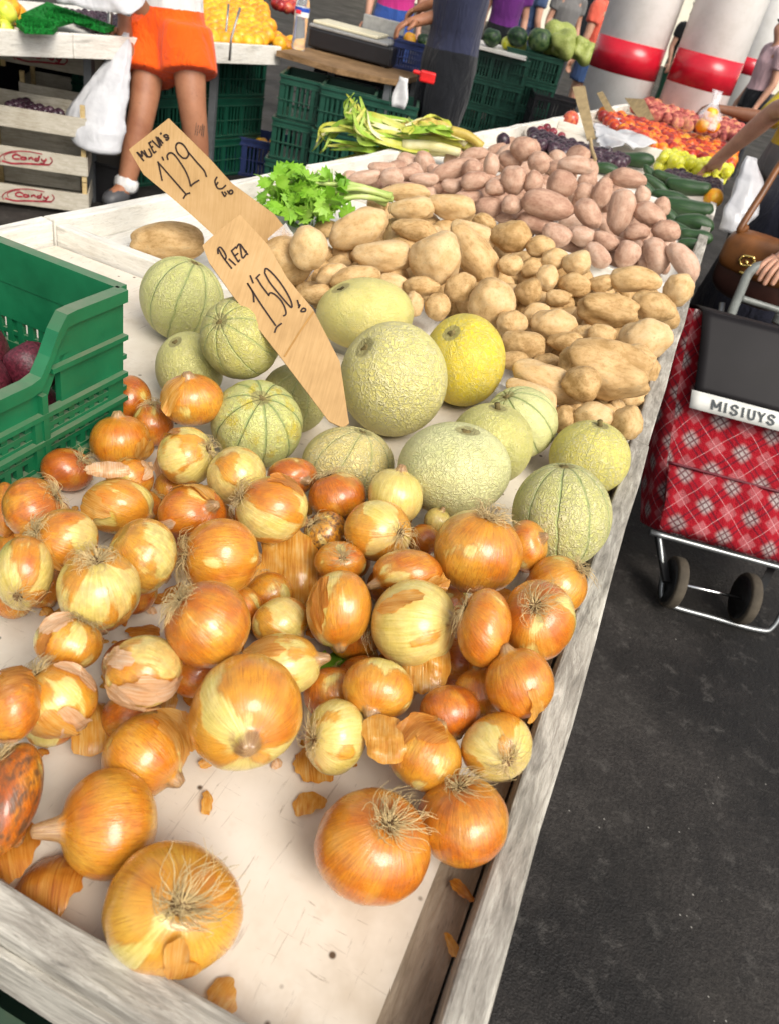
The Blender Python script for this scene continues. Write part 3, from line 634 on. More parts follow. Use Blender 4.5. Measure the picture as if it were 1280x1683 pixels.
for a in [(740,1165,.026,'brown cap of onion skin with a point lying above a pale onion',M_FLAKE,1,ZT,.6,1.1,.4,.9),(715,1085,.034,'ragged brown skin pile below the big cream onion',M_FLAKE,2,ZT+.008,.5,.8,1.2,.3),(515,1328,.015,'scrap of glossy brown skin left of the lone onion',M_FLAKE,3,ZT,.3,1.4,.2,0.),
 (330,1320,.013,'thin torn skin strip on the board below the golden onion',M_FLAKE,4,ZT,.15,.6,.5,0.),(530,1262,.026,'orange skin scrap under the pale green onion',M_FLAKE,5,ZT,.2,1.3,.3,0.),(375,1640,.014,'orange skin scrap by the near board',M_FLAKE,6,ZT,.2,1.3,-.4,.2),
 (100,1480,.036,'dark crumpled skin in the corner behind the near board',M_FLAKE3,7,ZT,.55,1.2,.3,.2),(45,1432,.036,'dark standing skin under the mouldy onion',M_FLAKE3,8,ZT,.8,.8,.6,.5),(150,1215,.038,'brown skin heap at the foot of the curly rooted onion',M_FLAKE,9,ZT,.5,1.2,.5,.2),
 (410,950,.030,'crumpled brown skin between the orange pink onion and the loose sheet',M_FLAKE,10,ZT+.02,.7,.8,.1,.6),(875,1180,.020,'brown skin caught between the tipped onion and the rail',M_FLAKE3,11,ZT,.6,1.,.2,.2),(570,1085,.030,'rumpled dry skin beside the green sprig',M_FLAKE,12,ZT,.6,1.5,.2,.4),
 (745,1110,.024,'translucent pinkish skin scrap on the bare board',M_FLAKE2,13,ZT,.2,1.,.9,0.),(280,800,.03,'pink skin crumple between two onions at the upper left',M_FLAKE2,14,ZT+.02,.8,.8,.9,.4),(760,1470,.014,'scrap of dark skin in the groove by the right rail',M_FLAKE3,15,ZT,.3,.6,.9,0.),
 (740,1560,.012,'tiny orange skin in the groove near the corner',M_FLAKE,16,ZT,.3,.6,.4,0.)]: loose_skin(*a)
# the large sheet of pink skin propped in the middle of the heap
def sheet_skin(cx, cy, s0, size, lab, seed, mat, sx=1., sy=1.):
    r = np.random.default_rng(seed); c = ats(cx, cy, s0); d = unit(ray(cx, cy)); Ah = unit(RT-d*(RT@d)); Bh = np.cross(d, Ah); pts, F = rand_flake(r, size, 12, 40, .15); P = []; oc = []
    for u, a, R in pts:
        x, y = R*math.cos(a)*sx, R*math.sin(a)*sy; h = -.45*size*(1-u*u) + .28*size*mnoise.noise(Vector((x/size*1.3, y/size*1.3, seed*2.))) + .035*size*mnoise.noise(Vector((x/size*3.4, y/size*3.4, seed*2.)))
        P.append(x*Ah+y*Bh+h*d+(.35*y)*d*-1); oc.append((x/size*1.2+seed, y/size*1.2, 0))
    o = link('onion_skin', mkmesh('onion_skin', P, F, mat, True, oc)); o.location = c; tag(o, lab, 'onion skin', 'loose onion skins in the near tray')
def s_at(px, py):
    "depth of the nearest settled fruit at a pixel"
    return min([it.s for it in items if math.hypot((px-it.cx)/it.a, (py-it.cy)/it.b) < 1.05] or [at(px, py, ZT)@FW*0+(ZT-CZ)/ray(px, py)[2]])
sheet_skin(480, 925, s_at(480, 925)-.03, .035, 'large pink orange sheet of skin propped up mid heap', 4, M_FLAKE, .95, 1.15)
sheet_skin(178, 772, s_at(195, 790)-.02, .016, 'pale brown sheet of skin lifted off a small onion near the green crate', 5, M_FLAKE2, 1.5, .5)
sheet_skin(700, 1088, s_at(690, 1080)-.012, .026, 'torn orange skin hanging from the big cream onion', 8, M_FLAKE, .8, 1.2)
sheet_skin(640, 1215, s_at(650, 1225)-.012, .019, 'curled brown collar of skin left of the light orange onion', 9, M_FLAKE, 1.3, .9)

RS = random.Random(21)
SCR = [it for it in items if it.kind == 'o']
nsc = 0
while nsc < 46:
    px, py = RS.uniform(10, 860), RS.uniform(760, 1560)
    u, v = uv_of(at(px, py, ZT))
    if not (.2 < u < 1.05 and .03 < v < .95) or any(math.hypot((px-i.cx)/i.a, (py-i.cy)/i.b) < .8 for i in SCR): continue
    if py > 1290: continue
    loose_skin(px, py, RS.uniform(.004, .010), 'tiny scrap of onion skin littering the board between the onions', RS.choice([M_FLAKE, M_FLAKE, M_FLAKE3, M_FLAKE2]), 40+int(nsc*3), ZT, RS.uniform(.2, .8), RS.uniform(.5, 1.5), RS.uniform(0, 6), RS.uniform(0, .6)); nsc += 1

for k, p in enumerate(scatter([(20,800),(330,745),(600,800),(850,870),(930,950),(885,1150),(800,1200),(640,1200),(480,1160),(330,1150),(210,1250),(40,1200),(90,1010),(20,990)], 60, 48, random.Random(9))):
    loose_skin(p[0], p[1], RS.uniform(.016, .027), 'dry onion skin lying under the heap between the onions', [M_FLAKE3, M_FLAKE, M_FLAKE3, M_FLAKE2][k % 4], 200+k, ZT, RS.uniform(.15, .5), RS.uniform(.7, 1.4), RS.uniform(0, 6), RS.uniform(0, .4))
# ------------------------------------------------------------------ trays and table
def wood_mat(name, c0, c1, c2, grain=1., along=0, rough=.75):
    m = NT(name, rough, .25); v = m.obj(); sc = [14., 14., 14.]; sc[along] = 2.2
    g = m.noise(m.mapv(v, tuple(sc)), 8, 8, .72, .8); big = m.noise(v, 6, 4, .6); ft = m.noise(m.mapv(v, tuple(3*q for q in sc)), 9, 3, .6)
    f = m.math('ADD', m.math('MULTIPLY', g, .6), m.math('MULTIPLY', big, .4)); col = m.ramp(f, [(.36, c0), (.5, c1), (.62, c2)])
    col = m.mix(m.ramp(ft, [(.6, 0.), (.75, .6)]), col, tuple(x*.45 for x in c0)); nk = m.ramp(m.vor(v, 9), [(.02, 1.), (.035, 0.)]); col = m.mix(nk, col, (.05, .04, .03)); dk = m.ramp(m.noise(m.mapv(v, tuple(.3*q for q in sc)), 6, 6, .7), [(.58, 0.), (.68, .6)]); col = m.mix(dk, col, tuple(x*.5 for x in c0)); m.set('Base Color', col)
    m.bump(m.math('ADD', g, m.math('MULTIPLY', ft, .6)), .5*grain, .003); return m.m
M_RAIL = wood_mat('weathered_rail', (.17, .155, .13), (.34, .315, .27), (.56, .53, .46), 1., 0)
M_WHITE = wood_mat('white_painted_board', (.58, .54, .46), (.72, .69, .62), (.8, .78, .72), .6, 0)
M_BARE = wood_mat('bare_board', (.18, .13, .085), (.3, .23, .16), (.42, .34, .25), 1., 0)
def liner_mat():
    m = NT('stained_white_board', .6, .35); v = m.obj(); big = m.noise(v, 4, 5, .6); mid = m.noise(v, 17, 4, .6)
    col = m.ramp(m.math('ADD', m.math('MULTIPLY', big, .6), m.math('MULTIPLY', mid, .4)), [(.33, (.5, .42, .32)), (.5, (.68, .61, .51)), (.65, (.75, .69, .6))])
    sx = m.noise(m.mapv(v, (4, 50, 3), (0, 0, .7)), 3, 5, .7, 1.4); sy = m.noise(m.mapv(v, (50, 4, 3), (0, 0, .35)), 3, 5, .7, 1.6)
    sc = m.math('MAXIMUM', m.ramp(sx, [(.62, 0.), (.69, 1.)]), m.ramp(sy, [(.63, 0.), (.7, 1.)])); col = m.mix(m.math('MULTIPLY', sc, .55), col, (.2, .14, .09))
    d = m.ramp(m.vor(v, 38), [(.07, 1.), (.13, 0.)]); gate = m.ramp(m.noise(v, 11, 2), [(.5, 0.), (.54, 1.)]); col = m.mix(m.math('MULTIPLY', d, gate), col, (.09, .055, .03))
    st = m.ramp(m.noise(v, 8, 5, .7), [(.58, 0.), (.75, .5)]); col = m.mix(st, col, (.42, .3, .18)); m.set('Base Color', col); m.bump(m.math('ADD', mid, m.math('MULTIPLY', sc, -.7)), .15, .002); return m.m
M_LINER = liner_mat()
TRAYS = [(.141, 1.15), (1.15, 2.085), (2.085, 3.2), (3.2, 4.55), (4.55, 6.35)]
TL = ['near display tray of weathered boards holding onions and melons', 'second display tray holding the yellow potatoes', 'third display tray holding pink potatoes and cucumbers', 'fourth display tray with dark plums and yellow plums', 'far display tray heaped with peaches']
def vb(u): return 1.25-.076*u
yaw = math.atan2(TU[1], TU[0]); zr = .88
for i, ((u0, u1), lab) in enumerate(zip(TRAYS, TL)):
    c = tab(u0, 0, 0); t = empty('display_tray', (c[0], c[1], .79), yaw); tag(t, lab, 'display tray', 'display trays on the long stall')
    w0, w1 = vb(u0), vb(u1); th = .03; L = u1-u0
    def part(nm, a, b, wd, z0, z1, m, bev=.003):     # a bar between two table points, child of the tray, its own x along the bar
        A, B = tab(a[0], a[1], 0), tab(b[0], b[1], 0); ln = np.linalg.norm(B-A); mb = MB(); mb.local = True; n = max(2, int(ln/.12)+1); r = np.random.default_rng(int(a[0]*997+b[1]*31))
        V = []; jit = r.normal(0, .0012, (n, 4))
        for k in range(n):
            x = ln*k/(n-1); V += [(x, -wd/2+jit[k, 0], 0), (x, wd/2+jit[k, 1], 0), (x, wd/2+jit[k, 1], z1-z0+jit[k, 2]), (x, -wd/2+jit[k, 0], z1-z0+jit[k, 3])]
        F = [(4*k+j, 4*k+(j+1) % 4, 4*k+4+(j+1) % 4, 4*k+4+j) for k in range(n-1) for j in range(4)] + [(3, 2, 1, 0), tuple(4*(n-1)+j for j in range(4))]
        mb.add(V, F); o = mb.build(nm, m, t, False, bev); M, R = parent_world(t); p = (np.array([A[0], A[1], z0])-M)@R; o.location = p; d = (B-A)/ln; o.rotation_euler = (0, 0, math.atan2(d[1], d[0])-yaw); return o
    rm = M_RAIL if i < 1 else M_WHITE
    part('front_rail', (u0+.002, 0), (u1-.002, 0), th, .775, zr, M_RAIL if i < 3 else M_WHITE)
    part('back_rail', (u0+.002, w0), (u1-.002, w1), th, .775, zr+.004, M_WHITE)
    part('end_rail', (u0+th/2, th/2+.002), (u0+th/2, w0-th/2-.002), th-.003, .785, zr-.003, M_RAIL if i == 0 else M_WHITE)
    if i == 0: part('lower_batten', (u0-.0025, -.01), (u0-.0025, w0+.01), .006, .80, .858, M_RAIL, .001)
    if i == 4: part('end_rail', (u1-th/2, th/2+.002), (u1-th/2, w1-th/2-.002), th-.003, .775, zr, M_WHITE)
    mb = MB(); q = [tab(u0+.032, .017, .836), tab(u1-.001, .017, .836), tab(u1-.001, w1-.017, .836), tab(u0+.032, w0-.017, .836)]
    mb.add(q+[p-np.array([0, 0, .03]) for p in q], [(0, 1, 2, 3), (7, 6, 5, 4), (0, 4, 5, 1), (1, 5, 6, 2), (2, 6, 7, 3), (3, 7, 4, 0)]); mb.build('floor_board', M_BARE if i < 1 else M_WHITE, t)
    if i in (1, 2): continue
    mb = MB(); g = .05 if i == 0 else .025; q = [tab(u0+.036, g, ZT), tab(u1-.006, g, ZT), tab(u1-.006, w1-.02, ZT), tab(u0+.036, w0-.02, ZT)]
    mb.add(q+[p-np.array([0, 0, .003]) for p in q], [(0, 1, 2, 3), (7, 6, 5, 4), (0, 4, 5, 1), (1, 5, 6, 2), (2, 6, 7, 3), (3, 7, 4, 0)]); mb.build('liner', M_LINER, t)
M_STEEL = plain('painted_steel', (.2, .21, .22), .45, .5, .1, 20, 0, .6)
t = empty('trestle_table', tuple(tab(3, .5, 0)), yaw); tag(t, 'long trestle frame carrying the display trays', 'trestle')
mb = MB()
for v in (.1, .8): mb.bar(tab(.25, v, .75), tab(6.2, v, .75), .05, .04)
mb.build('beam', M_BARE, t)
for u in (.45, 2., 3.6, 5., 6.1):
    for v in (.12, .78):
        mb = MB(); mb.bar(tab(u, v, .012), tab(u, v, .729), .04, .04, (1, 0, 0)); mb.box(tab(u, v, .006), (.08, .08, .012)); mb.build('leg', M_STEEL, t)
# ------------------------------------------------------------------ plastic crates
def plastic(name, c, dust=.4):
    m = NT(name, .42, .5); g = m.node('ShaderNodeNewGeometry', out='Normal'); z = m.sep(g)[2]; n = m.noise(m.obj(), 14, 5, .65)
    col = m.ramp(n, [(.3, tuple(x*.75 for x in c)), (.7, tuple(min(1, x*1.2) for x in c))])
    d = m.math('MULTIPLY', m.ramp(z, [(.5, 0.), (.95, 1.)]), m.ramp(n, [(.35, dust), (.6, dust*.45)])); col = m.mix(d, col, (.36, .31, .22)); m.set('Base Color', col); m.bump(n, .1, .002)
    m.set('Roughness', m.ramp(n, [(.3, .35), (.7, .55)])); return m.m
M_GREEN = plastic('green_plastic', (.006, .135, .052), .4); M_DGREEN = plastic('dark_green_plastic', (.004, .055, .032), .15); M_BLUE = plastic('blue_plastic', (.015, .03, .12), .2)
def crate_wall(mb, o, ex, ez, en, L, H, dip=None, hole=None, fine=True, pitch=.017):
    "a moulded wall seen from outside along -en: rim, ribs, ledges and slotted windows"
    o, ex, ez, en = map(lambda q: np.array(q, float), (o, ex, ez, en)); ax = (ex, en, ez)
    def B(x0, x1, z0, z1, y=0., d=.008): mb.box(o+ex*(x0+x1)/2+ez*(z0+z1)/2+en*y, (x1-x0, d, z1-z0), ax)
    def top(x):
        if not dip: return H
        a, b, lo = dip; w = .055
        k = min(1, max(0, (x-a)/w), ) * min(1, max(0, (b-x)/w)); return H-(H-lo)*(k*k*(3-2*k))
    n = 28 if dip else 1
    for k in range(n):                                                    # rim with an outward flange following the dip
        x0, x1 = L*k/n, L*(k+1)/n; a0, a1 = top(x0), top(x1); P = []
        for (y, dz) in ((-.005, 0), (.011, 0), (.011, -.015), (.004, -.017), (.004, -.05), (-.005, -.05)): P += [o+ex*x0+ez*(a0+dz)+en*y, o+ex*x1+ez*(a1+dz)+en*y]
        mb.add(P, [(2*j, 2*((j+1) % 6), 2*((j+1) % 6)+1, 2*j+1) for j in range(6)] + [(10, 8, 6, 4, 2, 0), (1, 3, 5, 7, 9, 11)])
    lo = (dip[2] if dip else H)-.05
    B(0, .028, 0, H-.05); B(L-.028, L, 0, H-.05); B(.028, L-.028, 0, .022)
    if dip:
        for x0, x1 in ((.028, dip[0]+.012), (dip[1]-.012, L-.028)): B(x0, x1, lo, H-.05)
    for x in [L*.36, L*.64] if L > .3 else []: B(x-.011, x+.011, .022, lo, .003, .012)
    if hole:
        hx0, hx1, hz0, hz1 = hole; B(.028, hx0, hz0, H-.05); B(hx1, L-.028, hz0, H-.05); B(hx0, hx1, hz1, H-.05) if hz1 < H-.05 else None; B(.028, L-.028, hz0-.014, hz0); lo = hz0-.014
    zs = [.022, (lo-.03 if dip else .022+(lo-.022)*.5), lo]
    for z in zs[1:2] if fine else []: B(.028, L-.028, z-.007, z+.007)
    for z in (zs[1], lo+.004, .014):                                     # ledges outside
        B(.0, L, z-.003, z+.003, .006, .011)
    if dip:
        for x0, x1 in ((0, dip[0]+.03), (dip[1]-.03, L)): B(x0, x1, H*.7-.003, H*.7+.003, .006, .011)
    for i in range(int((L-.056)/pitch)):
        x = .028+pitch*(i+.5); B(x-pitch*.25, x+pitch*.25, .022, lo, 0, .006)
    if fine:
        for x in np.arange(.07, L-.05, .095): B(x-.004, x+.004, .022, lo+.03, .006, .01)
        for z in (.5*(zs[0]+zs[1]), .5*(zs[1]+zs[2])): B(.028, L-.028, z-.003, z+.003, .001, .006)
def crate(name, loc, rz, sx, sy, H, mat, label, cat='crate', group=None, dip=False, hole=False, fine=True, pitch=.017):
    t = empty(name, loc, rz); tag(t, label, cat, group); X, Y, Z = np.eye(3); hx, hy = sx/2, sy/2
    W4 = [((-hx, -hy, 0), X, -Y, sx, None, hole), ((hx, -hy, 0), Y, X, sy, dip, None), ((hx, hy, 0), -X, Y, sx, None, hole), ((-hx, hy, 0), -Y, -X, sy, dip, None)]
    for o, ex, en, L, dp, hl in W4:
        mb = MB(); mb.local = True; crate_wall(mb, o, ex, Z, en, L-.0005, H, (L*.24, L*.76, H*.68) if dp else None, (L*.5-.055, L*.5+.055, H*.58, H*.76) if hl else None, fine, pitch); mb.build('side', mat, t)
    mb = MB(); mb.local = True; mb.box((0, 0, .006), (sx-.014, sy-.014, .008)); mb.build('base', mat, t); return t
C0 = at(215, 470, 1.045); ctr = C0 + TV*.31 - TU*.205; ctr[2] = ZT+.002
crate('green_crate', tuple(ctr), math.atan2(-TV[1], -TV[0]), .60, .40, .2, M_GREEN, 'bright green slotted plastic crate standing on the near tray beside the onions', 'crate', None, True, True)
M_RED = plain('red_onion_skin', (.11, .016, .028), .4, .5, .35, 9, .3)
RO_M = lump_mesh('red_onion', M_RED, 5, .18, 0, 3, 3)
rr4 = np.random.default_rng(8)
for i in range(34):
    a, b, h = .07+.075*(i % 6)+.02*rr4.random(), .05+.075*((i//6) % 3)+.02*rr4.random(), .055+.045*(i//18)
    p = C0 + TV*a - TU*(b+.02); o = link('red_onion', RO_M); o.location = (p[0], p[1], ZT+h); q = .031+.007*rr4.random(); o.scale = (q, q, q*.85); o.rotation_euler = (i, i*2, i*.7)
    tag(o, 'dark red onion inside the bright green crate', 'red onion', 'red onions in the green crate')
crate('green_crate', tuple(tab(.5, .75, 0)), yaw, .6, .4, .24, M_DGREEN, 'dark green crate under the near corner of the stall', 'crate', None, False, False)
crate('green_crate', tuple(tab(.47, .62, .245)), yaw, .6, .4, .24, M_DGREEN, 'dark green crate in the middle of the stack under the near corner of the stall', 'crate', None, False, False)
crate('green_crate', tuple(tab(.44, .42, .49)), yaw, .6, .4, .24, M_DGREEN, 'dark green crate stacked highest under the near corner of the stall', 'crate', None, False, False)
# ------------------------------------------------------------------ cardboard price signs
def card_mat(name='cardboard'):
    m = NT(name, .75, .2); v = m.obj(); n = m.noise(v, 9, 4, .6); f = m.noise(m.mapv(v, (90, 6, 6)), 4, 3)
    col = m.ramp(m.math('ADD', m.math('MULTIPLY', n, .7), m.math('MULTIPLY', f, .3)), [(.35, (.37, .225, .095)), (.5, (.47, .295, .13)), (.65, (.54, .35, .17))]); m.set('Base Color', col); m.bump(f, .12, .001); return m.m
M_CARD = card_mat(); M_CORE = plain('cardboard_core', (.2, .11, .045), .9, .1, .5, 120); M_INK = plain('marker_ink', (.035, .02, .015), .7, .3)
M_FARC = plain('pale_cardboard', (.42, .31, .16), .8, .2, .15, 30)
class Plane:
    def __init__(s, p, n): s.p = np.array(p); s.n = unit(n)
    def hit(s, px, py, off=0.):
        d = ray(px, py); return CAM + d*(((s.p-CAM)@s.n)/(d@s.n)) + s.n*off
def sign(name, poly, a, b, across, label, strokes, crop, wid, thick=.004, corr=None, mat=None, word=None):
    A, B = ats(*a), ats(*b); ax = unit(B-A); d = unit(ray(*b[:2])); s = unit(np.cross(ax, d)); s = unit(s + across*d); n = np.cross(ax, s); n = n if n@d < 0 else -n
    pl = Plane(A, n); P = [pl.hit(*q) for q in poly]; cen = np.mean(P, 0); t = empty(name, tuple(min(P, key=lambda q: q[2]))); tag(t, label, 'price sign', 'cardboard price signs')
    for nm, o0, o1 in (('front_sheet', 0, -.0007), ('back_sheet', -thick+.0007, -thick)):
        mb = MB(); k = len(P); mb.add([q+n*o0 for q in P]+[q+n*o1 for q in P], [tuple(range(k)), tuple(range(k, 2*k))[::-1]]+[(i, (i+1) % k, k+(i+1) % k, k+i) for i in range(k)]); mb.build(nm, mat or M_CARD, t)
    # corrugated core, seen at the cut edges
    mb = MB(); k = len(P)
    for i in range(k):
        a0, b0 = P[i]+(cen-P[i])*.012, P[(i+1) % k]+(cen-P[(i+1) % k])*.012; L = np.linalg.norm(b0-a0); m = max(2, int(L/.0018)); pts = [a0+(b0-a0)*j/m + n*(-thick/2+(thick*.36)*(1 if j % 2 else -1)) for j in range(m+1)]; inw = unit(cen-(a0+b0)/2)*.006
        mb.add([p for p in pts]+[p+inw for p in pts], [(j, j+1, m+2+j, m+1+j) for j in range(m)])
    mb.build('corrugated_core', M_CORE, t)
    mb = MB()
    for si, st in enumerate(strokes):
        if word and si == word: mb.build('word_lettering', M_INK, t); mb = MB()
        q = [pl.hit(crop[0]+x/crop[2], crop[1]+y/crop[2], .0006) for x, y in st]; q = smooth_path(q, 5) if len(q) > 2 else [q[0], (q[0]+q[1])/2, q[1]]; mb.ribbon(q, wid, n)
    if strokes: mb.build('price_lettering', M_INK, t)
    return t, pl, n
st2 = [[(215,430),(148,345),(200,385),(190,335),(250,395)],[(216,325),(244,376),(266,391),(290,374),(260,310)],[(262,255),(312,355)],[(258,262),(285,245)],[(282,305),(304,288)],[(312,355),(334,335)],[(290,232),(368,300),(330,195)],[(345,200),(385,285)],[(345,200),(400,262)],[(356,248),(382,228)],[(452,195),(430,178),(405,190),(425,205),(452,205),(440,228),(420,225)],[(382,158),(372,176)],
 [(390,618),(352,440)],[(345,435),(480,590),(615,745)],[(590,790),(618,750),(658,735)],[(388,388),(405,425)],[(445,420),(438,378),(465,352),(505,368),(560,440),(610,520),(645,600),(662,672)],[(662,672),(690,645),(745,612)],[(585,400),(540,355),(520,295),(540,258),(585,268),(628,325),(642,368),(620,402),(585,400)],[(640,345),(720,440),(790,520),(815,582)],
 [(915,580),(895,622),(905,665)],[(905,665),(925,630)],[(905,665),(925,692),(965,692),(1000,660)],[(960,722),(985,765),(1000,758)],[(985,722),(1008,752)],[(1012,712),(1032,745)],[(1030,720),(1052,708),(1066,722),(1058,742),(1036,742),(1030,720)]]
sg2, pl2, n2 = sign('cardboard_sign', [(212,245),(277,194),(346,262),(382,302),(451,352),(497,409),(518,442),(492,478),(430,458),(312,350),(276,319),(236,286)], (505,450,1.47), (245,220,1.33), .25, "long cardboard sign reading MUEVAS 1'29 standing in the yellow potatoes", st2, (200, 190, 5.818), .0028, word=12)
st1 = [[(150,300),(195,378),(265,468)],[(150,345),(146,308),(165,288),(190,312),(216,362),(208,398)],[(238,385),(298,440)],[(262,320),(320,414)],[(258,322),(300,284)],[(288,362),(318,338)],[(318,414),(332,392)],[(300,300),(330,262),(352,376),(388,345)],[(335,262),(400,352)],[(372,330),(388,318)],
 [(395,590),(510,770),(635,950)],[(395,590),(440,668),(450,752)],[(685,928),(642,962),(624,1008)],[(418,525),(445,592)],[(500,515),(464,552)],[(476,552),(520,622),(575,692)],[(572,698),(590,672),(632,690),(682,742),(714,808),(718,852),(696,868)],[(540,505),(548,468),(585,488),(652,560),(722,662),(764,748),(768,795),(738,770),(660,680),(582,582),(540,505)],
 [(815,732),(832,792)],[(840,770),(826,802)],[(862,800),(846,828),(880,828),(884,808),(862,800)]]
sg1, pl1, n1 = sign('cardboard_sign', [(333,403),(360,378),(395,352),(441,402),(472,456),(515,508),(559,594),(574,695),(564,703),(541,692),(462,587),(384,487),(344,431)], (556,690,s_at(572,735)-.015), (365,378,.99), -.15, "cardboard sign reading PIEZA 1'50 stuck into the heap of melons", st1, (330, 350, 5.12), .0021, word=10)
M_CREASE = plain('cardboard_crease', (.4, .22, .07), .8, .2)
mb = MB(); mb.ribbon([pl1.hit(468, 586, .0005), pl1.hit(492, 547, .0005), pl1.hit(516, 512, .0005)], .0022, n1); mb.build('crease', M_CREASE, sg1)
def clear_mat(name, rough=.08, alpha=.25, col=(.95, .95, .95)):
    m = NT(name, rough, .6); v = m.obj(); n = m.noise(v, 30, 4, .6); m.set('Base Color', col); m.set('Alpha', m.ramp(n, [(.4, alpha*.5), (.62, min(1, alpha*1.9))])); m.bump(n, .6, .01); return m.m
M_TAPE = clear_mat('clear_tape', .12, .22)
for q in ([(440,392),(470,366),(492,398),(462,426)], [(478,455),(504,428),(517,444),(492,474)]):
    mb = MB(); mb.add([pl2.hit(*p, .0008) for p in q]+[pl2.hit(*p, .0005) for p in q], [(0, 1, 2, 3), (7, 6, 5, 4), (0, 4, 5, 1), (1, 5, 6, 2), (2, 6, 7, 3), (3, 7, 4, 0)]); mb.build('tape', M_TAPE, sg2)
for poly, a, b, stick, lab in (([(940,142),(961,140),(978,226),(964,230)], (971,228,3.05), (950,141,3.3), [(970,228,3.05),(972,245,3.0),(978,262,2.95)], 'narrow cardboard sign on a thin stick above the dark plums'),
    ([(980,152),(990,149),(1014,192),(1003,197)], (1008,195,4.6), (985,150,4.75), [], 'thin orange toned cardboard strip standing before the column'),
    ([(1026,160),(1058,162),(1075,196),(1050,197)], (1062,196,4.9), (1042,161,5.1), [], 'wide cardboard card leaning among the orange peaches')):
    tg, pl, n = sign('cardboard_sign', poly, a, b, 0., lab, [], (0, 0, 1), .001, .004, None, M_FARC)
    if stick: mb = MB(); mb.tube([ats(*q) for q in stick], .007, 8); mb.build('stick', M_FARC, tg)
# ------------------------------------------------------------------ celery and leeks
def leafy(name, c0, c1, c2, tr=.35):
    m = NT(name, .45, .4); n = m.noise(m.obj(), 14, 4, .6); col = m.ramp(n, [(.3, c0), (.5, c1), (.72, c2)]); m.set('Base Color', col)
    t = m.node('ShaderNodeBsdfTranslucent', {'Color': col}); mx = m.node('ShaderNodeMixShader', {0: tr, 1: m.b.outputs[0], 2: t}); m.t.links.new(mx, m.N['Material Output'].inputs[0]); return m.m
M_CEL = leafy('celery_leaf', (.12, .34, .015), (.28, .56, .04), (.46, .7, .12)); M_CELS = leafy('celery_stalk', (.3, .42, .1), (.45, .55, .16), (.6, .66, .3), .1)
t = empty('celery', tuple(ats(520, 345, 1.93))); tag(t, 'bunch of bright green celery leaves lying against the white divider', 'celery')
rc = np.random.default_rng(11)
for i in range(9):
    a = ats(640+rc.uniform(-8, 8), 326+rc.uniform(-9, 9), 1.84+rc.uniform(-.03, .03)); b = ats(500+rc.uniform(-45, 40), 322+rc.uniform(-25, 25), 1.84+rc.uniform(-.08, .05)); mid = (a+b)/2+np.array([0, 0, .015])
    mb = MB(); mb.tube(smooth_path([a, mid, b], 5), np.linspace(.008, .004, 11), 7); mb.build('stalk', M_CELS, t, True)
mb = MB()
def leaf(mb, c, d, nrm, size, r):
    d = unit(d); nrm = unit(nrm-d*(nrm@d)); s = np.cross(nrm, d); out = [(0, 0), (.22, .1), (.5, .32), (.34, .36), (.62, .62), (.36, .6), (.3, .86), (.14, .78), (0, 1.05), (-.14, .78), (-.3, .86), (-.36, .6), (-.62, .62), (-.34, .36), (-.5, .32), (-.22, .1)]
    cup = r.uniform(-.5, .5); P = [c + size*(x*s + y*d + nrm*(cup*x*x + .25*math.sin(y*3+cup*4)*.5)) for x, y in out] + [c+size*.5*d+nrm*size*.06]; k = len(out)
    mb.add(P, [(i, (i+1) % k, k) for i in range(k)])
for i in range(230):
    px, py = 498+rc.normal(0, 34), 326+rc.normal(0, 21)
    if py > 372 or px < 432 or px > 590: continue
    c = ats(px, py, 1.82+rc.uniform(-.09, .07)); leaf(mb, c, rc.normal(size=3)+[0, 0, .3], rc.normal(size=3)+[0, -.5, .9], rc.uniform(.026, .046), rc)
mb.build('leaves', M_CEL, t, False, 0, .0006)
M_LK = leafy('leek_leaf_yellow', (.42, .46, .04), (.62, .62, .1), (.74, .73, .3), .25); M_LG = leafy('leek_leaf_green', (.14, .32, .025), (.38, .56, .06), (.6, .7, .2), .25); M_LW = leafy('leek_shaft', (.55, .5, .2), (.68, .63, .32), (.75, .72, .5), .1); M_LB = leafy('leek_leaf_dry', (.42, .3, .05), (.6, .46, .1), (.7, .58, .2), .2)
def strap(mb, pts, w, up):
    p = smooth_path(pts, 6); n = len(p); V = []
    for i, q in enumerate(p):
        tg = unit(p[min(n-1, i+1)]-p[max(0, i-1)]); s = unit(np.cross(tg, up)); ww = w*(1-.85*(i/(n-1))**2.2); k = unit(np.cross(s, tg)); V += [q-s*ww/2+k*ww*.22, q-s*ww*.2, q+s*ww*.2, q+s*ww/2+k*ww*.22]
    mb.add(V, [(4*i+j, 4*i+j+1, 4*i+5+j, 4*i+4+j) for i in range(n-1) for j in range(3)])
LE = [((790,240),(660,225),[(560,205),(525,240)],M_LG,'leek with a leaf drooping farthest left'),((770,248),(650,245),[(580,262),(525,272)],M_LG,'leek lying lowest with a bright green leaf tip'),((760,252),(640,255),[(590,245),(545,235)],M_LK,'yellowed leek on the front of the bundle'),((785,236),(650,210),[(590,185),(575,158)],M_LG,'leek with leaves sticking up at the back'),
 ((790,244),(690,222),[(610,200),(578,180)],M_LK,'yellow leek in the middle of the bundle'),((775,240),(680,230),[(610,215),(560,212)],M_LK,'pale yellow leek with a broad flat leaf'),((765,236),(720,210),[(680,205),(655,212)],M_LB,'brownish dry leek at the right rear'),((792,240),(740,215),[(700,208),(670,200)],M_LB,'dry ochre leek on the right end'),((755,250),(660,238),[(600,222),(585,176)],M_LG,'leek with an upright narrow green leaf')]
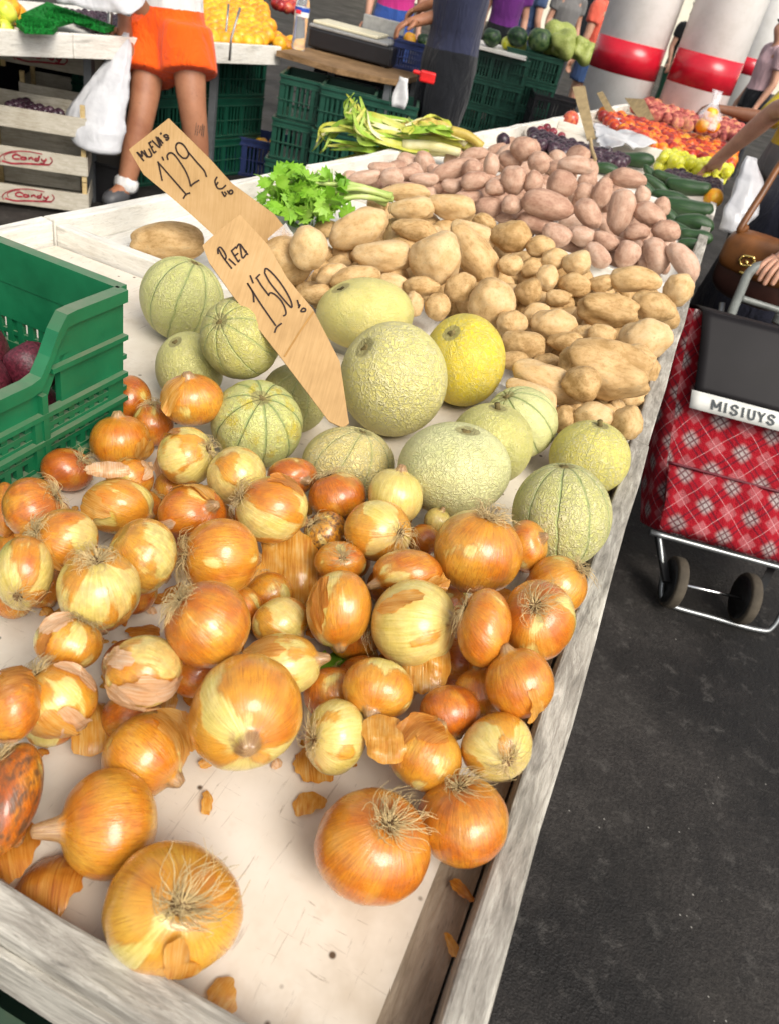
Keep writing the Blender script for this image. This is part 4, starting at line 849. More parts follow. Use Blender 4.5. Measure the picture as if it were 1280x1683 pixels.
for k, (a, m, tips, mt, lab) in enumerate(LE):
    sA = 2.72-.012*k; A, Mm = ats(*a, sA), ats(*m, sA-.02); t = empty('leek', tuple(A)); tag(t, lab, 'leek', 'leeks lying on the back rail'); mb = MB(); mb.tube(smooth_path([A, (A+Mm)/2+np.array([0, 0, .01]), Mm], 5), np.linspace(.014, .018, 11), 10); mb.build('shaft', M_LW if k % 2 == 0 else mt, t, True)
    r = np.random.default_rng(k)
    for q in range(8):
        T0 = ats(tips[0][0]+r.uniform(-26, 30), tips[0][1]+r.uniform(-12, 12), sA-.03+r.uniform(-.08, .05)); T1 = ats(tips[1][0]+r.uniform(-12, 22), tips[1][1]+r.uniform(-8, 12), sA-.05+r.uniform(-.1, .06)); mb = MB(); st = A*.45+Mm*.55; strap(mb, [st, Mm+r.normal(0, .012, 3), T0, T1], r.uniform(.02, .034), unit([.6*r.normal(), -.7, .7])); mb.build('leaf', [mt, M_LK, mt, M_LG, M_LG, M_LK, M_LW, M_LG][q], t, True, 0, .0012)
# green leaf scraps among the onions
for px, py, s, L, lab in ((62, 1238, None, .05, 'dark green leaf flat on the board under the curly rooted onion'), (545, 1118, None, .035, 'green sprig between two onions')):
    c = at(px, py, ZT+.006); mb = MB(); mb.local = True
    if px < 100: mb.grid(lambda a, b: np.array([(a-.5)*.085, (b-.5)*.05*math.sin(math.pi*min(.98, max(.02, a)))**.7, .004+.008*abs(b-.5)+.006*math.sin(3*a)]), 14, 7)
    else: leaf(mb, np.array([-L*.7, 0, 0.]), np.array([1., .2, .06]), np.array([0, 0, 1.]), L*1.5, rc); o = mb.build('green_leaf', M_CEL if px > 100 else leafy('dark_leaf', (.01, .04, .01), (.02, .07, .015), (.04, .1, .02)), None, True, 0, .0006); o.location = c; tag(o, lab, 'leaf')
# ------------------------------------------------------------------ ground
def asphalt():
    m = NT('asphalt', .8, .3); v = m.obj(); n = m.noise(v, 95, 4, .7); b = m.noise(v, 2.2, 5, .65); a = m.vor(v, 210)
    col = m.ramp(m.math('ADD', m.math('MULTIPLY', n, .5), m.math('MULTIPLY', b, .5)), [(.35, (.011, .0095, .0085)), (.5, (.028, .0242, .0215)), (.66, (.06, .053, .047))])
    w = m.ramp(m.vor(v, 34), [(.04, .7), (.09, 0.)]); g = m.ramp(m.noise(v, 4.5, 3), [(.55, 0.), (.59, 1.)]); pz = m.noise(v, .9, 6, .7); col = m.mix(m.ramp(pz, [(.42, .75), (.56, 0.)]), col, (.006, .0055, .005)); col = m.mix(m.ramp(m.noise(v, 16, 6, .75), [(.55, 0.), (.72, .7)]), col, (.085, .078, .07)); col = m.mix(m.math('MULTIPLY', w, g), col, (.4, .38, .34)); m.set('Base Color', col)
    m.set('Roughness', m.ramp(b, [(.35, .5), (.65, .85)])); m.bump(m.math('ADD', m.noise(m.mapv(v, (1, .45, 1), (0, 0, -.3)), 60, 6, .75), m.math('MULTIPLY', a, .25)), .65, .007); return m.m
mb = MB(); mb.local = True; mb.add([(-80, -40, 0), (80, -40, 0), (80, 160, 0), (-80, 160, 0)], [(0, 1, 2, 3)]); g = mb.build('ground', asphalt()); tag(g, kind='structure')
r5 = np.random.default_rng(55)
# ------------------------------------------------------------------ small fruit
def fruit_mat(name, stops, rough=.35, sc=1.6, vary=.25, spec=.5, bump=.1):
    m = NT(name, rough, spec); v = m.obj(); r = m.rnd(); so = m.vmath('ADD', v, m.comb(m.math('MULTIPLY', r, 40), m.math('MULTIPLY', r, 13), r)); n = m.noise(so, sc, 4, .55)
    f = m.math('ADD', n, m.math('MULTIPLY', m.math('SUBTRACT', r, .5), vary)); col = m.ramp(f, stops); col = m.mix(m.ramp(m.noise(so, 14, 3), [(.62, 0.), (.75, .3)]), col, tuple(x*.5 for x in stops[0][1])); m.set('Base Color', col); m.bump(n, bump, .01); return m.m
def fruit_mesh(name, mat, seed, lump=.06, flat=1., cleft=0., sub=3):
    bm = bmesh.new(); bmesh.ops.create_icosphere(bm, subdivisions=sub, radius=1.); off = Vector((seed*3.1, seed*1.7, 0))
    for v in bm.verts:
        d = np.array(v.co); k = 1+lump*mnoise.noise(v.co*1.2+off); rho = math.hypot(d[0], d[1]); k -= .16*math.exp(-(rho/.3)**2)*(1 if d[2] > 0 else .4)
        if cleft: k -= cleft*math.exp(-(d[1]/.12)**2)*(d[0] > 0)
        q = d*k; q[2] *= flat; v.co = q
    me = bpy.data.meshes.new(name); bm.to_mesh(me); bm.free(); me.polygons.foreach_set('use_smooth', [True]*len(me.polygons)); me.materials.append(mat); return me
M_PEACH = fruit_mat('nectarine_skin', [(.3, (.22, .012, .012)), (.48, (.46, .035, .012)), (.6, (.68, .12, .012)), (.76, (.76, .3, .02))], .4, 1.3, .45)
M_FLATP = fruit_mat('flat_peach_skin', [(.3, (.2, .035, .04)), (.46, (.42, .1, .085)), (.6, (.55, .2, .14)), (.72, (.66, .3, .14))], .7, 1.5, .35, .2)
M_PLUM = fruit_mat('dark_plum_skin', [(.3, (.012, .006, .01)), (.5, (.035, .013, .024)), (.7, (.1, .055, .075))], .35, 2.5, .2)
M_REDP = fruit_mat('red_plum_skin', [(.3, (.1, .01, .02)), (.5, (.2, .02, .035)), (.7, (.3, .06, .07))], .3)
M_YELP = fruit_mat('yellow_plum_skin', [(.3, (.5, .5, .02)), (.5, (.7, .68, .03)), (.7, (.78, .78, .15))], .35)
M_ORNG = fruit_mat('orange_skin', [(.3, (.75, .22, .01)), (.5, (.85, .36, .015)), (.7, (.85, .5, .03))], .4)
M_RAPL = fruit_mat('red_apple_skin', [(.3, (.22, .012, .015)), (.5, (.4, .03, .03)), (.7, (.6, .16, .07))], .25)
M_PEAR = fruit_mat('pear_skin', [(.3, (.4, .5, .04)), (.5, (.6, .62, .06)), (.7, (.75, .7, .1))], .35)
M_MGRN = fruit_mat('watermelon_skin', [(.35, (.01, .03, .012)), (.5, (.025, .07, .02)), (.62, (.1, .16, .05))], .4, 3)
M_CABB = leafy('cabbage_leaf', (.2, .3, .04), (.42, .48, .12), (.6, .6, .25), .1)
FM = dict(nectarine=[fruit_mesh('nectarine', M_PEACH, i, .07, .95, .07) for i in range(3)], flat_peach=[fruit_mesh('flat_peach', M_FLATP, i+4, .1, .68) for i in range(3)], dark_plum=[fruit_mesh('dark_plum', M_PLUM, i, .08, 1.15, .05) for i in range(2)], red_plum=[fruit_mesh('red_plum', M_REDP, 1)],
 yellow_plum=[fruit_mesh('yellow_plum', M_YELP, i, .1, 1.1) for i in range(2)], orange=[fruit_mesh('orange', M_ORNG, 2, .05)], red_apple=[fruit_mesh('red_apple', M_RAPL, 3, .06)], pear=[fruit_mesh('pear', M_PEAR, 3, .2, 1.25)], lemon=[fruit_mesh('lemon', M_ORNG, 3, .05)])
def fruit(kind, p, r, label, group, cat):
    o = link(kind, FM[kind][int(r5.integers(0, len(FM[kind])))]); o.location = p; o.scale = (r, r, r); o.rotation_euler = tuple(r5.uniform(-1.1, 1.1, 2)) + (r5.uniform(0, 6.28),); tag(o, label, cat, group); return o
def heap(kind, poly, r, n, md, label, group, cat, rise=0., zb=ZT+.003, layers=2, top=0.):
    "fill a quad of the tray (table coordinates) in layers, lower layer first"
    P = [uv_of(at(*q, zb+r+top)) for q in poly]; us = [p[0] for p in P]; vs = [p[1] for p in P]; k = 0
    for L in range(layers):
        d = 1.86*r; row = 0; u = min(us)+d*.5*(L % 2)
        while u < max(us):
            v = min(vs)+(row % 2)*d/2+d*.28*L
            while v < max(vs):
                if inside((u, v), P) and k < n:
                    p = tab(u+r5.normal(0, r*.12), v+r5.normal(0, r*.12), zb+r+L*r*1.42+r5.normal(0, r*.1)+rise*max(0, v)); fruit(kind, p, r*r5.uniform(.9, 1.08), label if isinstance(label, str) else label(L, p), group, cat); k += 1
                v += d
            u += d*.87; row += 1
    return k
heap('dark_plum', [(870,218),(905,212),(1030,252),(1030,272),(980,270),(880,240)], .026, 70, 0, lambda L, p: 'dark purple plum in the band behind the pink potatoes' if L == 0 else 'dark purple plum on top of the band behind the pink potatoes', 'dark plums behind the pink potatoes', 'plum')
for px, py in ((872,217),(887,214),(898,210),(908,217),(922,224)): fruit('red_plum', at(px, py, ZT+.024), .022, 'reddish plum lying loose on the white board', 'red plums on the white board', 'plum')
fruit('dark_plum', ats(826, 231, s_at(826, 231)-.05), .028, 'single black plum beside the topmost pink potato', None, 'plum')
heap('dark_plum', [(1100,283),(1190,300),(1186,318),(1090,300)], .024, 40, 0, 'dark plum in the strip behind the cucumbers', 'dark plums behind the cucumbers', 'plum', layers=1)
heap('yellow_plum', [(1088,256),(1196,283),(1192,300),(1080,272)], .026, 90, 0, 'bright yellow plum in the yellow strip before the nectarines', 'yellow plums in a strip', 'plum', layers=2)
fruit('lemon', at(1172, 325, ZT+.05), .038, 'single yellow lemon beside the cucumbers at the rail', None, 'lemon')
heap('nectarine', [(985,185),(1060,190),(1212,235),(1206,278),(1075,243),(1010,215)], .036, 170, 0, lambda L, p: 'red and orange nectarine in the front slope of the far heap' if L == 0 else 'red and orange nectarine on top of the front slope of the far heap', 'nectarines heaped in the far tray', 'nectarine', layers=3)
heap('flat_peach', [(1040,178),(1090,150),(1190,150),(1224,190),(1218,232),(1070,190)], .042, 150, 0, lambda L, p: 'dusky pink peach in the rear of the far heap' if L == 0 else 'dusky pink peach on top at the rear of the far heap', 'peaches heaped in the far tray', 'peach', layers=2)
fruit('red_apple', at(937, 196, ZT+.04), .045, 'red apple alone on the far white board by a sign', None, 'apple')
# clear bag spread over the white board
M_BAG = clear_mat('clear_bag', .12, .16, (.93, .93, .96)); M_WBAG = NT('white_bag', .22, .6); _n = M_WBAG.noise(M_WBAG.obj(), 14, 5, .6); M_WBAG.set('Base Color', M_WBAG.ramp(_n, [(.3, (.6, .6, .62)), (.7, (.82, .82, .83))])); _q = M_WBAG.noise(M_WBAG.mapv(M_WBAG.obj(), (3, 3, 1)), 12, 5, .7, 1.2); M_WBAG.bump(M_WBAG.noise(M_WBAG.obj(), 7, 3, .5, .8), .55, .03)
_tr = M_WBAG.node('ShaderNodeBsdfTranslucent', {'Color': (.75, .76, .78, 1)}); _mx = M_WBAG.node('ShaderNodeMixShader', {0: .35, 1: M_WBAG.b.outputs[0], 2: _tr}); M_WBAG.t.links.new(_mx, M_WBAG.N['Material Output'].inputs[0]); M_WBAG = M_WBAG.m
def crumple(name, fn, nu, nv, mat, amp, fq, label, cat, solid=.0008, closed=False):
    mb = MB(); off = Vector((len(name)*1.3, nu*.7, 2.)); mb.grid(lambda a, b: (lambda p: p+np.array([mnoise.noise(Vector(p*fq)+off), mnoise.noise(Vector(p*fq*1.1)+off*2), mnoise.noise(Vector(p*fq*.9)-off)])*amp)(np.array(fn(a, b), float)), nu, nv)
    o = mb.build(name, mat, None, True, 0, solid, 0, True); tag(o, label, cat); return o
q4 = [at(968, 205, ZT+.05), at(1010, 200, ZT+.05), at(1078, 238, ZT+.05), at(985, 245, ZT+.05)]
crumple('plastic_sheet', lambda a, b: q4[0]*(1-a)*(1-b)+q4[1]*a*(1-b)+q4[2]*a*b+q4[3]*(1-a)*b, 30, 30, M_WBAG, .05, 9, 'crinkled clear plastic sheet spread on the white board before the nectarines', 'plastic sheet')
# ------------------------------------------------------------------ columns
def col_mat():
    m = NT('painted_concrete', .45, .45); v = m.obj(); z = m.sep(v)[2]; n = m.noise(v, 5, 5, .65); f = m.noise(v, 26, 4, .7)
    w = m.ramp(n, [(.3, (.74, .72, .67)), (.55, (.86, .84, .8)), (.7, (.88, .86, .83))]); w = m.mix(m.ramp(f, [(.6, 0.), (.8, .3)]), w, (.4, .38, .33)); low = m.math('MULTIPLY', m.ramp(z, [(.0, 1.), (1., 0.)]), m.ramp(n, [(.4, 0.), (.65, .7)])); m.set('Base Color', m.mix(low, w, (.33, .32, .28))); m.bump(f, .08, .004); return m.m
M_COL = col_mat(); M_BAND = plain('red_band_paint', (.52, .012, .028), .22, .5, .1, 9)
for (px, py, s, rad, zb, lab) in ((1030, 95, 5.9, .262, 1.0, 'thick white round column with a red band, nearest the cardboard signs'), (1157, 118, 5.75, .247, 1.0, 'thick white round column with a red band above the peaches'), (1228, 108, 11.5, .27, 1.0, 'far white column with a red band partly behind the middle one')):
    p = ats(px, py, s); t = empty('column', (p[0], p[1], 0)); tag(t, lab, 'column', 'white columns with red bands'); z0, z1 = p[2]-.1, p[2]+.115
    for nm, a, b, rr, mt in (('shaft', 0, 4.6, rad, M_COL), ('red_band', z0, z1, rad+.003, M_BAND)):
        mb = MB(); mb.local = True; mb.lathe([(rr, a), (rr, b)], 64); mb.build(nm, mt, t, True); 
        me = t.children[-1].data; me.polygons[-1].use_smooth = False; me.polygons[-2].use_smooth = False
# ------------------------------------------------------------------ left stall
ZL = .80
LP = [at(-260, 38, ZL), at(190, 58, ZL), at(345, 65, ZL), at(460, 80, ZL)]; L0, L1 = LP[0], LP[3]; LD = unit(L1-L0); LN = np.array([-LD[1], LD[0], 0]); LL = np.linalg.norm(L1-L0)
M_SHADE = plain('shade_black', (.006, .006, .007), .9, .1); lyaw = math.atan2(LD[1], LD[0])  # flat black that stands in for deep shade behind the crates
t = empty('market_stall', tuple(np.array([L0[0], L0[1], 0])), lyaw); tag(t, 'white boarded fruit stall along the left with oranges and dark cherries', 'stall')
def lp(a, b, z): return np.array([L0[0], L0[1], 0]) + LD*a + LN*b + np.array([0, 0, z])
mb = MB(); mb.bar(lp(0, .6, ZL-.06), lp(LL, .6, ZL-.06), 1.15, .03); mb.build('top', M_WHITE, t)
jn = float((at(95, 52, ZL)-L0)@LD)
for a, b in ((0, jn-.002), (jn+.002, LL)):
    mb = MB(); mb.bar(lp(a, 0, ZL-.035), lp(b, 0, ZL-.035), .03, .10); mb.build('front_board', M_WHITE, t, False, .004)
for a in np.arange(.3, LL, .9):
    mb = MB(); mb.bar(lp(a, .12, 0), lp(a, .12, ZL-.076), .04, .04, (1, 0, 0)); mb.build('leg', M_STEEL, t)
mb = MB(); mb.bar(lp(0, .85, .36), lp(LL+.9, .85, .36), .012, .68); mb.build('skirt', M_SHADE, t)  # black sheet added to imitate the darkness under the stall
def lheap(kind, poly, r, n, label, group, cat, layers=2, slope=.0):
    P = [at(*q, ZL+r) for q in poly]; P2 = [(float((p-L0)@LD), float((p-L0)@LN)) for p in P]; xs = [p[0] for p in P2]; ys = [p[1] for p in P2]; k = 0
    for L in range(layers):
        d = 1.9*r; row = 0; b = max(min(ys), .03+r)+.2*d*L
        while b < max(ys):
            a = min(xs)+(row % 2)*d/2+.3*d*L
            while a < max(xs):
                if inside((a, b), P2) and k < n: fruit(kind, lp(a, b, ZL-.045+r+L*r*1.4+slope*b)+r5.normal(0, r*.08, 3), r*r5.uniform(.92, 1.05), label, group, cat); k += 1
                a += d
            b += d*.88; row += 1
lheap('pear', [(-60,40),(34,46),(26,22),(-60,14)], .042, 24, 'yellow green pear at the left end of the left stall', 'pears on the left stall', 'pear')
lheap('orange', [(-60,14),(26,22),(34,-6),(-60,-12)], .05, 20, 'orange behind the pears on the left stall', 'oranges behind the pears', 'orange')
lheap('orange', [(338,58),(432,66),(445,40),(420,-30),(338,-40)], .05, 90, 'orange fruit heaped on the left stall behind the man in shorts', 'orange fruit heaped on the left stall', 'orange', 3, .06)
lheap('red_apple', [(420,-10),(455,26),(492,30),(500,-40),(430,-45)], .045, 40, 'dark red apple heaped beside the orange fruit', 'red apples on the left stall', 'apple', 3, .1)
lheap('orange', [(455,58),(490,64),(492,40),(460,36)], .045, 6, 'orange beside the water bottle', 'oranges beside the water bottle', 'orange', 1)
lheap('dark_plum', [(70,-6),(190,50),(225,54),(225,-40),(60,-40)], .022, 120, 'dark cherry sized plum on the left stall', 'dark plums on the left stall', 'plum', 2, .03)
M_TURF = plain('artificial_turf', (.012, .2, .03), .9, .1, .35, 80, .8, 0., .02)
for poly, lab in (([(34,22),(78,2),(190,42),(172,46),(120,30),(96,36)], 'wide strip of green artificial turf between the dark plums'), ([(26,34),(40,27),(95,40),(88,48),(40,46)], 'short strip of green artificial turf by the pears')):
    mb = MB(); P = [at(*q, ZL+.045) for q in poly]; n = len(P); rows = []
    mb.add(P+[p-np.array([0, 0, .02]) for p in P], [tuple(range(n)), tuple(range(n, 2*n))[::-1]]+[(i, (i+1) % n, n+(i+1) % n, n+i) for i in range(n)])
    for q in range(900):
        w = r5.dirichlet(np.ones(n)); p = sum(a*b for a, b in zip(w, P)); h = np.array([r5.normal(0, .006), r5.normal(0, .006), .018]); s = unit(np.cross(h, r5.normal(size=3)))*.004; mb.add([p-s, p+s, p+h], [(0, 1, 2)])
    o = mb.build('turf_strip', M_TURF, None, False, 0, 0, 0, True); tag(o, lab, 'turf', 'artificial turf strips')
# brown board, scale, bottle, blue crate
BB = [at(455, 82, ZL), at(556, 112, ZL), at(655, 132, ZL)]; M_BROWN = wood_mat('brown_board', (.12, .07, .03), (.22, .13, .06), (.32, .2, .1), .6); M_BLACKP = plain('black_plastic', (.012, .012, .014), .4, .5); M_CREAM = plain('cream_enamel', (.66, .6, .42), .35, .5, .06); M_GREY = plain('grey_plastic', (.3, .3, .29), .45, .5)
t = empty('service_table', (BB[1][0], BB[1][1], 0)); tag(t, 'brown wooden service board carrying the scale', 'table'); back = np.array([.12, .8, 0]); mb = MB(); q = BB+[BB[2]+back, BB[1]+back, BB[0]+back]
mb.add(q+[p-np.array([0, 0, .03]) for p in q], [(0, 1, 4, 5), (1, 2, 3, 4), (11, 10, 7, 6), (10, 9, 8, 7)]+[(i, (i+1) % 6, 6+(i+1) % 6, 6+i) for i in range(6)]); mb.build('board', M_BROWN, t)
for p in (BB[0]+back*.9+[.1, 0, 0], BB[2]+back*.9-[.08, 0, 0], BB[2]+[-.06, .05, 0]): mb = MB(); mb.bar((p[0], p[1], 0), (p[0], p[1], ZL-.031), .04, .04, (1, 0, 0)); mb.build('leg', M_STEEL, t)
M_REDCL = plain('red_clamp', (.7, .015, .015), .4); p = ats(702, 126, 4.22); mb = MB(); mb.box(p, (.085, .045, .055)); mb.box(p+[-.06, 0, .01], (.05, .03, .02)); o = mb.build('red_clamp', M_REDCL, None, False, .008, 0, 0, True); tag(o, 'red plastic clamp at the end of the brown board', 'clamp')
sA = at(505, 72, ZL+.02); sB = at(640, 108, ZL+.02); sx = unit(sB-sA); sx[2] = 0; sx = unit(sx); sy = np.array([-sx[1], sx[0], 0]); L = np.linalg.norm(sB-sA); so = (sA+sB)/2; so[2] = ZL
t = empty('weighing_scale', tuple(so), math.atan2(sx[1], sx[0])); tag(t, 'shop scale with black base and cream weighing pan on the brown board', 'scale')
def sp(x, y, z): return so+sx*x+sy*y+np.array([0, 0, z])
AXS = (sx, sy, np.array([0, 0, 1.])); mb = MB(); mb.box(sp(0, .18, .065), (L, .34, .11), AXS); mb.build('base', M_BLACKP, t, False, .012)
for x in (-L*.42, L*.42):
    for y in (.05, .31): mb = MB(); mb.box(sp(x, y, .005), (.03, .03, .01), AXS); mb.build('foot', M_BLACKP, t)
mb = MB(); mb.box(sp(-.02, .2, .13), (L*.95, .38, .018), AXS); mb.build('pan_frame', M_GREY, t, False, .006); mb = MB(); mb.box(sp(-.06, .22, .15), (L*.78, .32, .018), AXS); mb.build('pan', M_CREAM, t, False, .006)
mb = MB(); mb.box(sp(.1, .42, .19), (L*.5, .04, .1), AXS); mb.build('display', M_GREY, t, False, .006)
M_PET = NT('clear_plastic', .08, .5); M_PET.set('Base Color', (.9, .94, .96)); M_PET.set('Transmission Weight', .85); M_PET.set('IOR', 1.2); M_PET = M_PET.m
M_BLUEL = plain('blue_label', (.02, .08, .5), .4); M_REDL = plain('red_label', (.7, .04, .05), .4); M_WHT = plain('white_plastic', (.78, .78, .77), .4)
bp = at(490, 80, ZL); t = empty('water_bottle', (bp[0], bp[1], ZL)); tag(t, 'clear plastic bottle with blue and red label beside the scale', 'bottle'); prof = [(.001, .003), (.04, 0), (.044, .01)]+[(.044-.003*(k % 2), .02+.014*k) for k in range(10)]+[(.044, .17), (.044, .235), (.04, .26), (.02, .3), (.014, .305), (.014, .32)]
mb = MB(); mb.local = True; mb.lathe(prof, 24); mb.build('body', M_PET, t, True)
for nm, a, b, mt in (('label', .178, .228, M_WHT), ('blue_band', .205, .227, M_BLUEL)): mb = MB(); mb.local = True; rr = .0448 if nm == 'label' else .0454; mb.lathe([(rr, a), (rr, b)], 24, cap=False); mb.build(nm, mt, t, True)
mb = MB(); mb.local = True; mb.box((-.012, -.045, .202), (.032, .004, .02)); mb.build('red_mark', M_REDL, t, False, .003); mb = MB(); mb.local = True; mb.lathe([(.0155, .315), (.0155, .335)], 20); mb.build('cap', M_BLUEL, t, True)
mb = MB(); mb.bar((BB[0]+back)*[1, 1, 0]+[-.1, .25, .38], (BB[2]+back)*[1, 1, 0]+[.1, .25, .38], .012, .72); mb.build('skirt', M_SHADE, t)  # second added black sheet, painted-in shade behind the service table
p = at(672, 118, ZL); crate('blue_crate', (p[0], p[1]+.16, ZL), .15, .3, .24, .17, M_BLUE, 'small blue plastic crate at the end of the brown board', 'crate', None, False, False, False)
for k, (dx, dz, mt) in enumerate([(-.05, .17, M_ORNG), (.04, .18, M_MGRN), (.07, .17, M_CABB)]):
    o = link(('orange', 'pepper', 'lettuce')[k], fruit_mesh(('orange', 'pepper', 'lettuce')[k], mt, k, .2)); o.location = (p[0]+dx, p[1]+.13, ZL+dz); o.scale = (.045,)*3; tag(o, ('orange at the rim of the small blue crate', 'dark green pepper in the small blue crate', 'pale green lettuce head in the small blue crate')[k], ('orange', 'pepper', 'lettuce')[k])
p = ats(658, 152, 4.15); wv = unit(np.cross(FW, [0, 0, 1])); mb = MB(); mb.grid(lambda a, b: p+wv*(.07*(a-.5)+.02*math.sin(5*b)*(a-.5))+np.array([0, .01*math.sin(4*a+2*b), .15*(b-.5)]), 6, 8); o = mb.build('paper_sheet', M_WHT, None, True, 0, .0006, 0, True); tag(o, 'white paper sheet hanging from the end of the brown board', 'paper')
# green crates under the stall and service table, blue crate with oranges on the ground
def gcrate(x, y, z, rz, lab, mat=M_DGREEN): return crate('green_crate', (x, y, z), rz, .56, .37, .235, mat, lab, 'crate', 'green crates stacked behind the stall', False, False, False, .03)
pa = lp(LL-.62, .42, 0); n_ = 0
for a, lv in ((LL-.75, 3), (LL-.1, 3)):
    for k in range(lv): p = lp(a, .42, 0); gcrate(p[0], p[1], k*.238, lyaw, 'dark green crate in a stack under the orange fruit')
for j, x in enumerate((.05, .62)):
    for k in range(3): p = at(520+70*j, 110+20*j, ZL)+np.array([0, .32, 0]); gcrate(p[0]+.02*k, p[1], k*.238, .1, 'dark green crate in a stack under the brown board')
p = lp(LL-.55, -.12, 0); p = at(405, 285, 0); bl = crate('blue_crate', (p[0]+.02, p[1]+.12, 0), .25, .5, .34, .24, M_BLUE, 'blue slotted crate of orange fruit on the ground under the stall', 'crate', None, False, False, False, .025)
for k in range(12): fruit('orange', (p[0]-.17+.075*(k % 5)+.01, p[1]+.04+.075*(k//5), .19+.012*(k % 2)), .037, 'orange in the blue slotted crate on the ground', 'oranges in the blue crate', 'orange')
# stacked green crates by the second seller
CR = [(822, 88, .72, 5), (878, 86, .74, 4)]
for j, (px, py, s0, k0) in enumerate(CR):
    p = ats(px, py, 7.4)
    for k in range(3):
        for b in range(2): gcrate(p[0], p[1]+.2+.4*b, max(0, p[2]-.237*(k+1)), .08+.02*j, ('dark green crate in the left stack behind the seller', 'dark green crate in the right stack behind the seller')[j])
    tz = p[2]
    if j == 0: mb = MB(); mb.box((p[0], p[1]+.3, tz+.016), (.5, .8, .03)); o = mb.build('white_board', M_WHITE, None, False, .003, 0, 0, True); tag(o, 'white board laid on the left green stack', 'board')
    T = []
    if j == 0: T = [(-.12, .02, .09, M_MGRN, 'watermelon', 'dark watermelon on the white board of the left stack'), (.05, .15, .07, M_YELP, 'pepper', 'yellow green pepper on the white board of the left stack'), (.14, .3, .1, M_CABB, 'cabbage', 'pale cabbage on the white board of the left stack')]
    else: T = [(-.2, .05, .1, M_MGRN, 'watermelon', 'dark watermelon at the front of the right green stack'), (.02, .1, .12, M_MGRN, 'watermelon', 'large dark watermelon in the middle of the right green stack'), (.26, .12, .13, M_CABB, 'cabbage', 'yellow green cabbage at the right of the green stack'), (.46, .2, .12, M_CABB, 'cabbage', 'pale cabbage hanging over the right end of the green stack'), (.2, .4, .15, M_CABB, 'cabbage', 'large leafy cabbage at the back of the right green stack')]
    for dx, dy, r, mt, kd, lab in T: o = link(kd, fruit_mesh(kd, mt, dx*10, .6 if mt is M_CABB else .08, .9, 0., 4)); o.location = (p[0]+dx, p[1]+dy, tz+r*.9+(.03 if j == 0 else 0)); o.scale = (r,)*3; tag(o, lab, kd)
M_MAROON = plain('maroon_cloth', (.035, .004, .015), .9, .1)
p = ats(925, 130, 7.2); t = crate('black_crate', (p[0], p[1]+.2, 0), .1, .5, .38, .3, M_MAROON, 'dark maroon crate on the ground left of the column', 'crate', None, False, False, False, .03); crate('black_crate', (p[0]+.02, p[1]+.2, .31), .1, .5, .38, .3, M_BLACKP, 'black crate stacked on the maroon one left of the column', 'crate', None, False, False, False, .03)
# wooden fruit crates with the red script mark
M_CRW = wood_mat('crate_wood', (.3, .26, .19), (.42, .38, .3), (.52, .48, .4), .6); M_CRP = wood_mat('crate_post', (.34, .24, .1), (.48, .35, .16), (.58, .45, .24), .6); M_MARK = plain('red_print', (.33, .035, .05), .7, .2, .3, 60)
def script_mark(parent, o, ex, ez, nrm, w, h):
    mb = MB()
    def P(x, y): return o+ex*(x*w)+ez*(y*h)+nrm*.0015
    for pts, wd in (([(.02, -.02), (.0, .25), (.1, .6), (.3, .9), (.6, 1.02), (.85, .98)], .005), ([(.05, .1), (.25, .02), (.5, .14), (.75, .22), (.98, .3)], .009), ([(.98, .3), (1.04, .6), (1., .85)], .006), ([(.12, .2), (.1, .45), (.2, .7), (.36, .86)], .004)): mb.ribbon(smooth_path([P(*q) for q in pts], 6), wd, nrm)
    L = [[(.42, .62), (.34, .7), (.27, .55), (.29, .38), (.4, .4)], [(.5, .58), (.44, .56), (.43, .42), (.5, .42), (.52, .6), (.53, .42)], [(.58, .44), (.59, .62)], [(.59, .56), (.64, .63), (.66, .46)], [(.76, .62), (.71, .6), (.7, .46), (.76, .46)], [(.79, .84), (.76, .46)], [(.83, .66), (.84, .52), (.89, .54)], [(.93, .7), (.89, .5), (.85, .3), (.8, .34)]]
    for q in L: mb.ribbon(smooth_path([P(*c) for c in q], 5) if len(q) > 2 else [P(*q[0]), (P(*q[0])+P(*q[1]))/2, P(*q[1])], .0085, nrm)
    mb.build('red_mark', M_MARK, parent)
def wood_crate(loc, rz, sx, sy, lab, tiers=1, mark=True, fill=None):
    t = empty('wooden_crate', loc, rz); tag(t, lab, 'wooden crate', 'wooden fruit crates under the left stall'); M, R = parent_world(t); H = .155
    def Wd(p): return M + R@np.array(p, float)
    for x in (-1, 1):
        for y in (-1, 1): mb = MB(); mb.local = True; mb.box((x*(sx/2-.012), y*(sy/2-.012), H*.56), (.022, .022, H*1.12)); mb.build('post', M_CRP, t)
    for y in (-1, 1):
        o = None; mb = MB(); mb.local = True; mb.box((0, y*(sy/2+.003), .075), (sx, .006, .09)); o = mb.build('side_slat', M_CRW, t)
        if y < 0 and mark: script_mark(t, Wd((-sx*.36, -sy/2-.006, .042)), R@np.array([1., 0, 0]), np.array([0, 0, 1.]), R@np.array([0, -1., 0]), sx*.5, .066)
    for x in (-1, 1): mb = MB(); mb.local = True; mb.box((x*(sx/2+.003), 0, .075), (.006, sy-.001, .09)); mb.build('end_slat', M_CRW, t)
    mb = MB(); mb.local = True
    for k in range(4): mb.box((0, -sy/2+sy*(k+.5)/4, .025), (sx, sy/4-.015, .005))
    mb.build('base', M_CRW, t); return t
f0 = at(70, 352, 0); ca = lyaw-.05
for k, lab in enumerate(('lowest wooden crate of the front stack with a red script mark', 'second wooden crate of the front stack with a red script mark', 'upper wooden crate of the front stack holding dark grapes')):
    wood_crate((f0[0]-.09, f0[1]+.18, k*.178), ca-.72, .46, .34, lab, 1, k < 2)
